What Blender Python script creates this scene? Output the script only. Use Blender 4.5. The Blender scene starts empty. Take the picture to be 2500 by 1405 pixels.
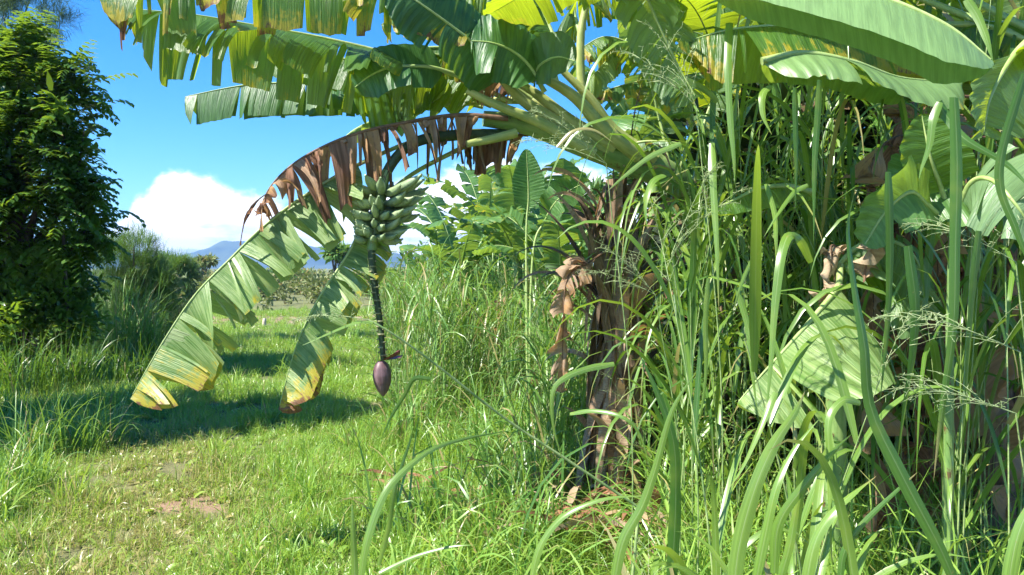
import bpy, math, random
import numpy as np
from mathutils import Vector
R = math.radians
sc = bpy.context.scene
COL = sc.collection
rng = np.random.default_rng(7)
random.seed(7)

# ---------------------------------------------------------------- camera, sky, sun, exposure
F, CH, HY = 1962.0, 1.6, 655.0            # focal length in px of a 2500 px wide frame, eye height, horizon row
cam = bpy.data.cameras.new('camera'); cam.lens = 36*F/2500; cam.clip_start = .05; cam.clip_end = 30000
co = bpy.data.objects.new('camera', cam); COL.objects.link(co)
co.location = (0, 0, CH); co.rotation_euler = (R(90)-math.atan((702.5-HY)/F), 0, 0)
sc.camera = co
SUN = Vector((-.58, -.30, .80)).normalized()
EL = math.asin(SUN.z); AZ = math.atan2(SUN.x, SUN.y)
sd = bpy.data.lights.new('sun', 'SUN'); sd.energy = 5.0; sd.angle = R(.55); sd.color = (1, .95, .86)
so = bpy.data.objects.new('sun', sd); COL.objects.link(so)
so.rotation_euler = SUN.to_track_quat('Z', 'Y').to_euler(); so.location = (-30, 15, 40)
sc.view_settings.view_transform = 'Standard'; sc.view_settings.look = 'None'
sc.view_settings.exposure = 1.36; sc.view_settings.gamma = 1
sc.cycles.max_bounces = 8; sc.cycles.transmission_bounces = 6; sc.cycles.diffuse_bounces = 4
sc.cycles.use_adaptive_sampling = True; sc.cycles.adaptive_threshold = .02

class NT:
    """short hand for building node trees"""
    def __init__(s, t): s.t = t; s.t.nodes.clear()
    def n(s, ty, **kw):
        nd = s.t.nodes.new(ty)
        for k, v in kw.items():
            if k.startswith('i_'):
                key = k[2:]; key = int(key) if key.isdigit() else key
                s.set(nd.inputs[key], v)
            else: setattr(nd, k, v)
        return nd
    def set(s, inp, v):
        if isinstance(v, bpy.types.NodeSocket): s.t.links.new(v, inp)
        elif isinstance(v, (tuple, list)) and len(v) == 3 and inp.type == 'RGBA': inp.default_value = (*v, 1)
        else: inp.default_value = v
    def m(s, op, a, b=0., c=0., clamp=False):
        nd = s.n('ShaderNodeMath', operation=op, use_clamp=clamp)
        for i, v in enumerate((a, b, c)): s.set(nd.inputs[i], v)
        return nd.outputs[0]
    def mix(s, f, a, b, mode='MIX'):
        nd = s.n('ShaderNodeMix', data_type='RGBA', blend_type=mode)
        s.set(nd.inputs[0], f); s.set(nd.inputs[6], a); s.set(nd.inputs[7], b)
        return nd.outputs[2]
    def mr(s, v, a, b, c=0., d=1.):
        nd = s.n('ShaderNodeMapRange', interpolation_type='SMOOTHSTEP')
        for i, x in enumerate((v, a, b, c, d)): s.set(nd.inputs[i], x)
        return nd.outputs[0]
    def ramp(s, v, stops):
        nd = s.n('ShaderNodeValToRGB'); s.set(nd.inputs[0], v); e = nd.color_ramp.elements
        while len(e) < len(stops): e.new(.5)
        for x, (p, c) in zip(e, stops): x.position = p; x.color = (*c, 1) if len(c) == 3 else c
        return nd.outputs[0]
    def noise(s, vec, scale, detail=3., rough=.55):
        nd = s.n('ShaderNodeTexNoise'); s.set(nd.inputs['Vector'], vec)
        nd.inputs['Scale'].default_value = scale; nd.inputs['Detail'].default_value = detail; nd.inputs['Roughness'].default_value = rough
        return nd.outputs[0]
    def cxyz(s, a, b, c):
        nd = s.n('ShaderNodeCombineXYZ'); s.set(nd.inputs[0], a); s.set(nd.inputs[1], b); s.set(nd.inputs[2], c); return nd.outputs[0]
    def sxyz(s, v):
        nd = s.n('ShaderNodeSeparateXYZ'); s.set(nd.inputs[0], v); return nd.outputs

world = bpy.data.worlds.new('World'); sc.world = world; world.use_nodes = True
w = NT(world.node_tree)
sky = w.n('ShaderNodeTexSky', sky_type='NISHITA', sun_disc=False, sun_elevation=EL, sun_rotation=AZ, air_density=1.0, dust_density=.15, ozone_density=3.0)
d = w.sxyz(w.n('ShaderNodeTexCoord').outputs['Generated'])
yy = w.m('MAXIMUM', w.m('ABSOLUTE', d[1]), .05)
u = w.m('DIVIDE', d[0], yy); v = w.m('DIVIDE', d[2], yy)
# cumulus bank along the horizon: its top edge as a height profile over the bearing, broken up by noise
prof = w.ramp(w.m('MULTIPLY_ADD', u, .625, .5, True), [(0, (.30,)*3), (.17, (.20,)*3), (.192, (.34,)*3), (.212, (.62,)*3), (.237, (.84,)*3), (.262, (.72,)*3), (.29, (.62,)*3), (.34, (.50,)*3), (.42, (.74,)*3), (.5, (.92,)*3), (.56, (.8,)*3), (1, (.4,)*3)])
prof.node.color_ramp.interpolation = 'EASE'
uu = w.m('MULTIPLY_ADD', u, 1., 3.)
cv = w.cxyz(uu, w.m('MULTIPLY', v, 1.4), 0)
n1 = w.noise(cv, 9, 8, .62); n2 = w.noise(cv, 26, 6, .6)
top = w.m('MULTIPLY', w.n('ShaderNodeSeparateColor', i_0=prof).outputs[0], .15)
e1 = w.m('ADD', w.m('SUBTRACT', top, v), w.m('MULTIPLY', w.m('SUBTRACT', n1, .5), .075))
e1 = w.m('ADD', e1, w.m('MULTIPLY', w.m('SUBTRACT', n2, .5), .03))
mask = w.mr(e1, -.004, .016)
shade = w.mr(w.noise(w.cxyz(uu, w.m('MULTIPLY', v, 3.2), 5), 11, 5, .55), .44, .62)
shade = w.m('MULTIPLY', shade, w.mr(e1, .02, .06))
ccol = w.mix(w.m('MULTIPLY', shade, .85), (1.0, 1.0, 1.0), (.42, .54, .80))
skc = w.n('ShaderNodeHueSaturation', i_Saturation=1.4, i_Value=1.0, i_Color=sky.outputs[0]).outputs[0]
skc = w.mix(1., skc, (.66, .98, 1.22), 'MULTIPLY')
bg1 = w.n('ShaderNodeBackground', i_Color=skc, i_Strength=.085)
bg2 = w.n('ShaderNodeBackground', i_Color=ccol, i_Strength=.85)
ms = w.n('ShaderNodeMixShader', i_0=mask, i_1=bg1.outputs[0], i_2=bg2.outputs[0])
w.n('ShaderNodeOutputWorld', i_0=ms.outputs[0])

# ---------------------------------------------------------------- helpers
def W(px, py, Y):
    c, s_ = math.cos(co.rotation_euler.x-R(90)), math.sin(co.rotation_euler.x-R(90))
    dx, dz = (px-1250)/F, (702.5-py)/F          # ray (dx, 1, dz) in camera frame
    yw, zw = c*1 - s_*dz, s_*1 + c*dz
    return Vector((dx/yw*Y, Y, CH + zw/yw*Y))
def ground(px, py):
    p = W(px, py, 1.); k = CH/(CH-p.z); return Vector((p.x*k, k, 0))

def tag(o, label=None, cat=None, group=None, kind=None):
    for k, v in (('label', label), ('category', cat), ('group', group), ('kind', kind)):
        if v: o[k] = v
    return o
def empty(name, loc, label, cat, group=None):
    o = bpy.data.objects.new(name, None); COL.objects.link(o); o.location = loc
    o.empty_display_size = .1
    return tag(o, label, cat, group)

class MB:
    """collects vertices, quads/triangles and one vector attribute, and links them as one object"""
    def __init__(s): s.v = []; s.f = []; s.a = []; s.n = 0
    def add(s, v, f, a):
        v = np.asarray(v, float).reshape(-1, 3); f = np.asarray(f, int)
        s.v.append(v); s.f.append(f + s.n); s.a.append(np.asarray(a, float).reshape(-1, 3)); s.n += len(v)
    def grid(s, P, A, closed=False):
        """P (n, m, 3) as a sheet of quads"""
        n, m = P.shape[:2]
        i = np.arange(n*m).reshape(n, m)
        if closed: i = np.concatenate([i, i[:, :1]], 1)
        f = np.stack([i[:-1, :-1], i[1:, :-1], i[1:, 1:], i[:-1, 1:]], -1).reshape(-1, 4)
        s.add(P, f, A)
    def grids(s, P, A):
        """P (N, n, m, 3): many sheets at once"""
        N, n, m = P.shape[:3]
        i = np.arange(N*n*m).reshape(N, n, m)
        f = np.stack([i[:, :-1, :-1], i[:, 1:, :-1], i[:, 1:, 1:], i[:, :-1, 1:]], -1).reshape(-1, 4)
        s.add(P, f, A)
    def tube(s, pts, rad, k=8, A=None):
        pts = np.asarray(pts, float); n = len(pts); rad = np.broadcast_to(rad, n)
        T = np.gradient(pts, axis=0); T /= np.linalg.norm(T, axis=1)[:, None] + 1e-9
        ref = np.array([0, 0, 1.]) if abs(T[:, 2]).mean() < .8 else np.array([0, 1., 0])
        a = np.cross(T, ref); a /= np.linalg.norm(a, axis=1)[:, None] + 1e-9
        b = np.cross(T, a)
        th = np.arange(k)/k*2*np.pi
        P = pts[:, None] + rad[:, None, None]*(np.cos(th)[None, :, None]*a[:, None] + np.sin(th)[None, :, None]*b[:, None])
        L = np.concatenate([[0], np.cumsum(np.linalg.norm(np.diff(pts, axis=0), axis=1))])
        at = np.zeros((n, k, 3)); at[..., 0] = L[:, None]; at[..., 1] = th/6.283
        if A is not None: at[..., 2] = A
        s.grid(P, at, True)
        for e, o in ((0, 1), (n-1, -1)):
            s.add(P[e], [list(range(k))][::o], at[e])
    def build(s, name, mat, parent=None, loc=None, smooth=True):
        V = np.concatenate(s.v); A = np.concatenate(s.a)
        if parent is not None: V = V - np.array(root_loc(parent))
        elif loc is not None: V = V - np.array(loc)
        me = bpy.data.meshes.new(name)
        fs = s.f; tot = sum(len(f) for f in fs)
        lt = np.concatenate([np.full(len(f), f.shape[1]) for f in fs]); lv = np.concatenate([f.reshape(-1) for f in fs])
        me.vertices.add(len(V)); me.vertices.foreach_set('co', V.astype(np.float32).reshape(-1))
        me.loops.add(len(lv)); me.loops.foreach_set('vertex_index', lv.astype(np.int32))
        me.polygons.add(tot); me.polygons.foreach_set('loop_start', np.concatenate([[0], np.cumsum(lt)[:-1]]).astype(np.int32))
        me.polygons.foreach_set('loop_total', lt.astype(np.int32))
        me.polygons.foreach_set('use_smooth', np.full(tot, smooth))
        at = me.attributes.new('lp', 'FLOAT_VECTOR', 'POINT'); at.data.foreach_set('vector', A.astype(np.float32).reshape(-1))
        me.materials.append(mat); me.update(calc_edges=True); me.validate()
        o = bpy.data.objects.new(name, me); COL.objects.link(o)
        if parent is not None: o.parent = parent
        elif loc is not None: o.location = loc
        return o
def root_loc(o):
    p = Vector((0, 0, 0))
    while o: p += o.location; o = o.parent
    return p

def spline(pts, n):
    p = np.array([list(q) for q in pts], float)
    if len(p) == 2: return p[0] + (p[1]-p[0])*np.linspace(0, 1, n)[:, None]
    p = np.vstack([2*p[0]-p[1], p, 2*p[-1]-p[-2]])
    out = []
    ts = np.linspace(0, len(p)-3-1e-6, n)
    for t in ts:
        i = int(t); f = t-i; a, b, c, e = p[i:i+4]
        out.append(.5*(2*b + (c-a)*f + (2*a-5*b+4*c-e)*f*f + (3*b-a-3*c+e)*f**3))
    return np.array(out)
def nrm(v): return v/(np.linalg.norm(v, axis=-1, keepdims=True)+1e-9)

# ---------------------------------------------------------------- materials
def newmat(name):
    m = bpy.data.materials.new(name); m.use_nodes = True; return m, NT(m.node_tree)

def leaf_mat(name, dark, light, under, trans, tf=.42, rough=.38, streak=60., yellow=(.42, .36, .03), brown=(.16, .075, .03), bump=.35, spec=.5):
    """big leaf: fine side veins across the blade, paler underside, yellow then brown where the dryness attribute is high"""
    m, t = newmat(name)
    a = t.n('ShaderNodeAttribute', attribute_name='lp').outputs['Vector']; x = t.sxyz(a)
    geo = t.n('ShaderNodeNewGeometry')
    st = t.noise(t.cxyz(t.m('MULTIPLY', x[0], streak), t.m('MULTIPLY', x[1], 1.2), 0), 1., 3., .6)
    st2 = t.noise(t.cxyz(t.m('MULTIPLY', x[0], streak*3.1), x[1], 3), 1., 1., .5)
    bl = t.noise(geo.outputs['Position'], 9., 4., .6)
    c = t.mix(t.mr(t.m('ADD', t.m('MULTIPLY', st, .7), t.m('MULTIPLY', bl, .3)), .36, .64), dark, light)
    uc = t.mix(t.mr(st, .38, .6), tuple(q*.8 for q in under), under)
    c = t.mix(geo.outputs['Backfacing'], c, uc)
    dv = t.m('ADD', x[2], t.m('MULTIPLY', t.m('SUBTRACT', t.noise(geo.outputs['Position'], 22., 5., .65), .5), .8))
    dv = t.m('ADD', dv, t.m('MULTIPLY', t.m('SUBTRACT', st, .5), .7))
    fy, fb = t.mr(dv, .38, .55), t.mr(dv, .62, .76)
    c = t.mix(fy, c, yellow); c = t.mix(fb, c, t.mix(t.mr(st, .35, .65), tuple(q*.6 for q in brown), tuple(min(1, q*1.7) for q in brown)))
    tc = t.mix(t.mr(st, .3, .7), tuple(q*.72 for q in trans), trans)
    tc = t.mix(fy, tc, tuple(min(1, q*1.5) for q in yellow)); tc = t.mix(fb, tc, tuple(min(1, q*1.8) for q in brown))
    bp = t.n('ShaderNodeBump', i_Strength=bump, i_Distance=.014, i_Height=t.m('ADD', st, t.m('MULTIPLY', st2, .5)))
    pr = t.n('ShaderNodeBsdfPrincipled', i_Roughness=rough, i_Normal=bp.outputs[0]); t.set(pr.inputs['Base Color'], c)
    pr.inputs['Specular IOR Level'].default_value = spec
    tr = t.n('ShaderNodeBsdfTranslucent', i_Color=tc, i_Normal=bp.outputs[0])
    mx = t.n('ShaderNodeMixShader', i_0=tf, i_1=pr.outputs[0], i_2=tr.outputs[0])
    t.n('ShaderNodeOutputMaterial', i_0=mx.outputs[0])
    return m

def blade_mat(name, c1, c2, trans, tf=.38, rough=.4, dryc=(.42, .33, .14), dry=.1, midrib=0., patch=None, spec=.5):
    """grass blade: colour differs from blade to blade (attribute z), paler at the base, some blades straw-dry"""
    m, t = newmat(name)
    x = t.sxyz(t.n('ShaderNodeAttribute', attribute_name='lp').outputs['Vector'])
    geo = t.n('ShaderNodeNewGeometry'); oi = t.n('ShaderNodeObjectInfo')
    r = t.m('FRACT', t.m('ADD', t.m('MULTIPLY', x[2], 7.13), t.m('MULTIPLY', oi.outputs['Random'], 3.7)))
    c = t.mix(r, c1, c2)
    pn = t.noise(geo.outputs['Position'], .9, 3., .6)
    c = t.mix(t.mr(pn, .35, .7, 0, .45), c, tuple(q*1.25 for q in c2))
    dr = t.m('FRACT', t.m('MULTIPLY', r, 13.7))
    dlim = dry
    if patch is not None:   # worn, yellowed track: centre line given as points, more straw there
        p = t.sxyz(geo.outputs['Position'])
        cx = t.m('MULTIPLY_ADD', p[1], patch[1], patch[0])
        q = t.m('ABSOLUTE', t.m('SUBTRACT', p[0], cx))
        worn = t.mr(t.m('ADD', q, t.m('MULTIPLY', t.m('SUBTRACT', pn, .5), 1.6)), patch[2], .1, 0, 1)
        worn = t.m('MULTIPLY', worn, t.mr(p[1], 9.5, 6.5, 0, 1))
        dlim = t.m('MULTIPLY_ADD', worn, .42, dry)
        c = t.mix(t.m('MULTIPLY', worn, .4), c, (.36, .36, .08))
    isd = t.m('LESS_THAN', dr, dlim)
    tipdry = t.mr(t.m('ADD', x[0], t.m('MULTIPLY', t.m('SUBTRACT', r, .5), .5)), 1.0, 1.2)
    c = t.mix(t.m('MAXIMUM', t.m('MULTIPLY', isd, .85), tipdry), c, dryc)
    if midrib:
        mv = t.mr(t.m('ABSOLUTE', t.m('SUBTRACT', x[1], .5)), .045, .02, 0, midrib)
        c = t.mix(mv, c, (.42, .5, .26))
        sv = t.noise(t.cxyz(t.m('MULTIPLY', x[1], 26), t.m('MULTIPLY', x[0], 1.5), r), 1., 2., .6)
        c = t.mix(t.mr(sv, .35, .65, 0, .45), c, tuple(q*.45 for q in c1))
        sp_ = t.noise(geo.outputs['Position'], 55., 4., .75)
        c = t.mix(t.mr(sp_, .66, .72, 0, .8), c, (.30, .22, .07))
        lg = t.noise(geo.outputs['Position'], 7., 3., .6)
        c = t.mix(t.mr(lg, .5, .75, 0, .4), c, (.30, .36, .05))
    tc = t.mix(t.m('MAXIMUM', t.m('MULTIPLY', isd, .85), tipdry), t.mix(r, trans, tuple(q*.8 for q in trans)), dryc)
    pr = t.n('ShaderNodeBsdfPrincipled', i_Roughness=rough); t.set(pr.inputs['Base Color'], c)
    pr.inputs['Specular IOR Level'].default_value = spec
    tr = t.n('ShaderNodeBsdfTranslucent', i_Color=tc)
    mx = t.n('ShaderNodeMixShader', i_0=tf, i_1=pr.outputs[0], i_2=tr.outputs[0])
    t.n('ShaderNodeOutputMaterial', i_0=mx.outputs[0])
    return m

def plain_mat(name, c1, c2, scale=12., rough=.6, along=0., bump=.3, dist=.01, spots=None, sss=0):
    m, t = newmat(name)
    x = t.sxyz(t.n('ShaderNodeAttribute', attribute_name='lp').outputs['Vector'])
    geo = t.n('ShaderNodeNewGeometry')
    n_ = t.noise(geo.outputs['Position'], scale, 5., .6)
    if along:
        n_ = t.m('ADD', t.m('MULTIPLY', n_, .4), t.m('MULTIPLY', t.noise(t.cxyz(t.m('MULTIPLY', x[0], 1.5), t.m('MULTIPLY', x[1], along), 0), 1., 4., .6), .6))
    c = t.mix(t.mr(n_, .36, .64), c1, c2)
    if spots: c = t.mix(t.mr(t.noise(geo.outputs['Position'], scale*2.3, 4., .7), .56, .66), c, spots)
    bp = t.n('ShaderNodeBump', i_Strength=bump, i_Distance=dist, i_Height=n_)
    pr = t.n('ShaderNodeBsdfPrincipled', i_Roughness=rough, i_Normal=bp.outputs[0]); t.set(pr.inputs['Base Color'], c)
    t.n('ShaderNodeOutputMaterial', i_0=pr.outputs[0])
    return m

M = dict(
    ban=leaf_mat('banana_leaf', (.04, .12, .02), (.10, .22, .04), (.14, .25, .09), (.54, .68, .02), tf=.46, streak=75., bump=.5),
    banpale=leaf_mat('banana_leaf_pale', (.10, .21, .04), (.31, .42, .15), (.32, .42, .17), (.44, .58, .06), tf=.36, rough=.42, streak=85., bump=.5),
    banmid=leaf_mat('banana_leaf_smooth', (.12, .25, .055), (.17, .32, .085), (.2, .34, .12), (.36, .52, .05), tf=.32, rough=.42, bump=.15),
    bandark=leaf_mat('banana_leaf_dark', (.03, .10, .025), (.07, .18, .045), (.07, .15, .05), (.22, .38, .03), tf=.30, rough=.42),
    banfar=leaf_mat('banana_leaf_young', (.07, .17, .04), (.14, .28, .08), (.18, .30, .14), (.34, .52, .05), tf=.38),
    dry=leaf_mat('dry_banana_leaf', (.28, .18, .11), (.52, .36, .23), (.46, .33, .22), (.56, .27, .10), tf=.34, rough=.8, spec=.15, yellow=(.42, .25, .12), brown=(.20, .11, .07)),
    drypale=leaf_mat('bleached_dry_leaf', (.32, .22, .13), (.55, .42, .28), (.5, .38, .25), (.5, .3, .15), tf=.3, rough=.8, spec=.15, yellow=(.42, .3, .18), brown=(.25, .13, .07)),
    rib=plain_mat('leaf_midrib', (.22, .33, .08), (.42, .5, .2), 30, .4, 6, .2),
    ribdry=plain_mat('dry_midrib', (.10, .05, .025), (.22, .13, .07), 30, .7, 8, .5),
    ribgold=plain_mat('petiole_skin', (.24, .30, .08), (.44, .44, .16), 14, .4, 7, .2),
    stem=plain_mat('pseudostem_skin', (.10, .20, .05), (.24, .34, .11), 7, .42, 9, .4, .012, spots=(.11, .07, .03)),
    stemdry=plain_mat('pseudostem_dry_sheath', (.08, .05, .03), (.34, .23, .13), 9, .8, 22, .8, .02),
    fruit=plain_mat('green_banana_skin', (.17, .25, .11), (.31, .39, .21), 26, .5, 3, .15, .004, spots=(.12, .16, .06)),
    fruittip=plain_mat('banana_tip', (.03, .02, .012), (.07, .045, .03), 40, .8),
    ped=plain_mat('fruit_stalk_skin', (.02, .035, .012), (.06, .10, .03), 40, .6, 4, .5),
    scar=plain_mat('bract_scar', (.16, .17, .08), (.34, .33, .17), 60, .7),
    bud=plain_mat('flower_bud_skin', (.085, .04, .045), (.21, .125, .13), 14, .5, 14, .4, .004),
    bract=plain_mat('bract_skin', (.12, .02, .03), (.24, .06, .07), 30, .6, 8, .3),
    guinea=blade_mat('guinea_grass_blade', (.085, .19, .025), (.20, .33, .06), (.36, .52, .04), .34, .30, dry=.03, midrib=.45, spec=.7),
    guineadark=blade_mat('shaded_guinea_grass_blade', (.04, .12, .02), (.09, .20, .035), (.22, .40, .03), .34, .36, dry=.04, midrib=.35),  # darker copy of the guinea blade, shade put into its colour
    tall=blade_mat('tall_grass_blade', (.07, .19, .03), (.21, .36, .08), (.36, .56, .06), .36, .36, dry=.09, spec=.6),
    lawn=blade_mat('lawn_blade', (.11, .26, .03), (.29, .43, .08), (.46, .66, .07), .38, .34, dry=.06, dryc=(.44, .36, .15), patch=(-.75, -.32, 1.0)),
    stalk=plain_mat('grass_stalk', (.13, .22, .06), (.30, .38, .14), 20, .5),
    seed=plain_mat('seed_head', (.18, .26, .09), (.36, .42, .2), 60, .7),
    bark=plain_mat('tree_bark', (.05, .035, .025), (.15, .12, .09), 14, .85, 12, .7, .02),
    tree=blade_mat('tree_leaf', (.016, .05, .012), (.10, .20, .04), (.34, .52, .03), .34, .26, dry=0.0),
    under=blade_mat('shade_dark_leaf', (.008, .02, .007), (.022, .05, .014), (.05, .09, .012), .15, .6, dry=.08, dryc=(.16, .10, .05)),  # near-black leaf colour carries the deep shade of the thicket
    pine=blade_mat('feathery_leaf', (.03, .075, .055), (.075, .14, .085), (.14, .24, .08), .3, .5, dry=0),
    bush=blade_mat('bush_leaf', (.045, .12, .035), (.12, .24, .055), (.24, .40, .05), .3, .55, dry=.02),
    field=blade_mat('scrub_leaf', (.09, .13, .045), (.19, .22, .07), (.24, .30, .07), .3, .6, dry=.1),
)

# ---------------------------------------------------------------- ground, hills, haze
def H(x, y):
    return .035*np.sin(x*1.7+y*.6)*np.cos(y*1.3-x*.4) + .02*np.sin(x*4.1+1)*np.sin(y*3.3)
def at_ground(px, Y): p = W(px, 0, Y); return Vector((p.x, Y, float(H(p.x, Y))))
def make_ground():
    ax = np.concatenate([-np.geomspace(2900, 14, 26), np.linspace(-13.6, 13.6, 160), np.geomspace(14, 2900, 26)])
    ay = np.concatenate([-np.geomspace(50, 3, 10), np.linspace(-2.8, 30, 200), np.geomspace(30.3, 3600, 34)])
    X, Y = np.meshgrid(ax, ay, indexing='ij')
    Z = H(X, Y)*np.clip(1-np.hypot(X, Y-8)/40, 0, 1)
    P = np.stack([X, Y, Z], -1)
    b = MB(); b.grid(P, np.zeros_like(P))
    m, t = newmat('soil_and_turf')
    geo = t.n('ShaderNodeNewGeometry'); pos = geo.outputs['Position']; p = t.sxyz(pos)
    g1 = t.noise(pos, 1.1, 6, .6); g2 = t.noise(pos, 14, 6, .65); g3 = t.noise(pos, .02, 6, .6)
    soil = t.mix(g2, (.17, .10, .06), (.36, .235, .15))
    turf = t.mix(g2, (.06, .08, .02), (.22, .22, .08))
    cx = t.m('MULTIPLY_ADD', p[1], -.32, -.75)
    q = t.m('ABSOLUTE', t.m('SUBTRACT', p[0], cx))
    worn = t.m('MULTIPLY', t.mr(t.m('ADD', q, t.m('MULTIPLY', t.m('SUBTRACT', g1, .5), 2.)), .7, .15), t.mr(p[1], 9, 6.5, 0, .15))
    spx = ground(455, 1240)
    sq = t.m('ADD', t.m('POWER', t.m('DIVIDE', t.m('SUBTRACT', p[0], spx.x), .30), 2.), t.m('POWER', t.m('DIVIDE', t.m('SUBTRACT', p[1], spx.y), .26), 2.))
    worn = t.m('MAXIMUM', worn, t.mr(t.m('ADD', sq, t.m('MULTIPLY', t.m('SUBTRACT', t.noise(pos, 5., 4, .6), .5), 4.)), 1.2, .2))
    strip = t.mr(t.m('ABSOLUTE', t.m('SUBTRACT', t.m('ADD', p[1], t.m('MULTIPLY', g1, 5)), 27.3)), 2.2, 1.0)
    strip = t.m('MULTIPLY', strip, t.mr(p[0], -14, -10))
    far = t.mix(g3, (.10, .13, .04), (.2, .2, .09))
    c = t.mix(t.mr(p[1], 30, 60), turf, far)
    c = t.mix(t.m('MAXIMUM', worn, strip), c, soil)
    bp = t.n('ShaderNodeBump', i_Strength=.8, i_Distance=.03, i_Height=g2)
    pr = t.n('ShaderNodeBsdfPrincipled', i_Roughness=.9, i_Normal=bp.outputs[0]); t.set(pr.inputs['Base Color'], c)
    t.n('ShaderNodeOutputMaterial', i_0=pr.outputs[0])
    tag(b.build('ground', m), 'grassy field with a worn reddish track running to the far scrub', kind='structure')
make_ground()

def make_hills():
    xs = np.linspace(-2400, 1500, 260); ys = np.linspace(2400, 3500, 40)
    X, Y = np.meshgrid(xs, ys, indexing='ij')
    pxs = X/2600*F + 1250
    hp = np.interp(pxs, [-700, 0, 300, 390, 440, 500, 560, 640, 720, 800, 900, 1000, 1200, 1500, 2500], [90, 70, 20, 30, 46, 58, 50, 52, 44, 38, 36, 30, 40, 30, 20])*1.2/F*2600
    r = 0
    for k, (s, a) in enumerate([(310, 1), (150, .6), (70, .35), (32, .22)]):
        r = r + a*np.abs(np.sin(X/s+k*1.7+np.sin(Y/s*.9+k))*np.cos(Y/s*1.2+k*2.1+np.sin(X/s*.6)))
    prof = np.exp(-((Y-2850)/260.)**2)
    Z = hp*prof*(.8+.22*r) + 26*r*prof*.25 - 6
    b = MB(); P = np.stack([X, Y, Z], -1); b.grid(P, np.zeros_like(P))
    m = plain_mat('hill_forest', (.035, .06, .03), (.09, .12, .05), .009, .9, 0, .3, 5)
    tag(b.build('hills', m), 'blue distant mountain ridge under the cloud bank', kind='structure')
make_hills()

def make_haze():
    x0, x1, y0, y1, z0, z1 = -3200, 3200, -60, 3700, -12, 125
    v = [(x, y, z) for x in (x0, x1) for y in (y0, y1) for z in (z0, z1)]
    b = MB(); b.add(v, [[0, 1, 3, 2], [4, 6, 7, 5], [0, 4, 5, 1], [2, 3, 7, 6], [0, 2, 6, 4], [1, 5, 7, 3]], np.zeros((8, 3)))
    m, t = newmat('haze')
    pv = t.n('ShaderNodeVolumePrincipled'); pv.inputs['Color'].default_value = (.30, .56, 1, 1)
    pv.inputs['Density'].default_value = HAZE; pv.inputs['Anisotropy'].default_value = .2
    t.t.links.new(pv.outputs[0], t.n('ShaderNodeOutputMaterial').inputs['Volume'])
    tag(b.build('haze', m, smooth=False), 'thin blue air over the field and hills', kind='stuff')
HAZE = .00028
make_haze()

# ---------------------------------------------------------------- grass blades (vectorised)
def march(base, d0, length, droop, nseg):
    """centre lines of N blades that start along d0 and sag under their weight: (N, nseg+1, 3)"""
    N = len(base); P = np.zeros((N, nseg+1, 3)); D = np.zeros_like(P)
    p = base.copy(); dd = nrm(d0.copy()); g = np.array([0, 0, -1.])
    st = (length/nseg)[:, None]
    for j in range(nseg+1):
        P[:, j] = p; D[:, j] = dd
        p = p + dd*st
        k = droop[:, None]*(j+1)/nseg*2/nseg
        dd = nrm(dd + g*k)
    return P, D
def blades(b, base, d0, length, width, droop, nseg=4, cols=2, rnd=None, twist=0., r=rng, keel=.25, hint=None):
    N = len(base)
    P, D = march(base, d0, length, droop, nseg)
    h = hint if hint is not None else d0*np.array([1, 1, 0.]) + r.normal(0, .02, (N, 3))*np.array([1, 1, 0])
    h = nrm(h); S = np.stack([-h[:, 1], h[:, 0], h[:, 2]*0], -1)[:, None] + 0*D
    Nn = nrm(np.cross(D, S)); s = np.linspace(0, 1, nseg+1)
    tw = (r.normal(0, 1, N)*twist)[:, None]*s[None] + (r.normal(0, .35, N)*(twist > 0))[:, None]
    S = S*np.cos(tw)[..., None] + Nn*np.sin(tw)[..., None]
    prof = np.minimum(1, .45+s*3)*(1-s**2.6) + .015
    wv = (width[:, None]*prof[None])[..., None]
    lat = np.linspace(-1, 1, cols)
    Q = P[:, :, None] + S[:, :, None]*lat[None, None, :, None]*wv[:, :, None]*.5
    if cols == 3:
        Q[:, :, 1] -= Nn*wv*.5*keel
    A = np.zeros(Q.shape); A[..., 0] = s[None, :, None]; A[..., 1] = ((lat+1)/2)[None, None, :]
    A[..., 2] = (r.random(N) if rnd is None else rnd)[:, None, None]
    b.grids(Q, A)
    return P, D
def dirs(az, el):
    return np.stack([np.cos(az)*np.cos(el), np.sin(az)*np.cos(el), np.sin(el)], -1)

# lawn: a few tuft meshes scattered over the field by geometry nodes (one uncountable mass of turf)
tufts = bpy.data.collections.new('turf_tufts')
def tuft(kind, seed):
    r = np.random.default_rng(seed); b = MB()
    if kind == 'short': n, L, Wd, sp = 60, (.035, .11), (.003, .006), .10
    elif kind == 'mid': n, L, Wd, sp = 56, (.06, .21), (.0035, .008), .11
    else: n, L, Wd, sp = 44, (.15, .36), (.005, .011), .09
    az = r.uniform(0, 6.283, n); rr = sp*np.sqrt(r.random(n)); a2 = r.uniform(0, 6.283, n)
    base = np.stack([rr*np.cos(a2), rr*np.sin(a2), np.full(n, -.01)], -1)
    el = np.radians(r.uniform(35, 88, n))
    blades(b, base, dirs(az, el), r.uniform(*L, n), r.uniform(*Wd, n), r.uniform(.5, 2.2, n), 4, 2, twist=.5, r=r)
    if kind != 'long':        # a few broad-leaved weeds among the blades
        k_ = 6; a = r.uniform(0, 6.28, k_); c_ = r.normal(0, sp*.6, (k_, 3))*[1, 1, 0]
        blades(b, c_, dirs(a, np.radians(r.uniform(15, 60, k_))), r.uniform(.04, .09, k_), r.uniform(.015, .035, k_), r.uniform(.5, 1.5, k_), 4, 3, twist=.4, r=r)
    o = b.build('turf_tuft', M['lawn'])
    COL.objects.unlink(o); tufts.objects.link(o)
    return o
order = []
for i in range(3): tuft('short', 10+i).name = 'low_tuft'
for i in range(4): tuft('mid', 20+i).name = 'mid_tuft'
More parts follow.
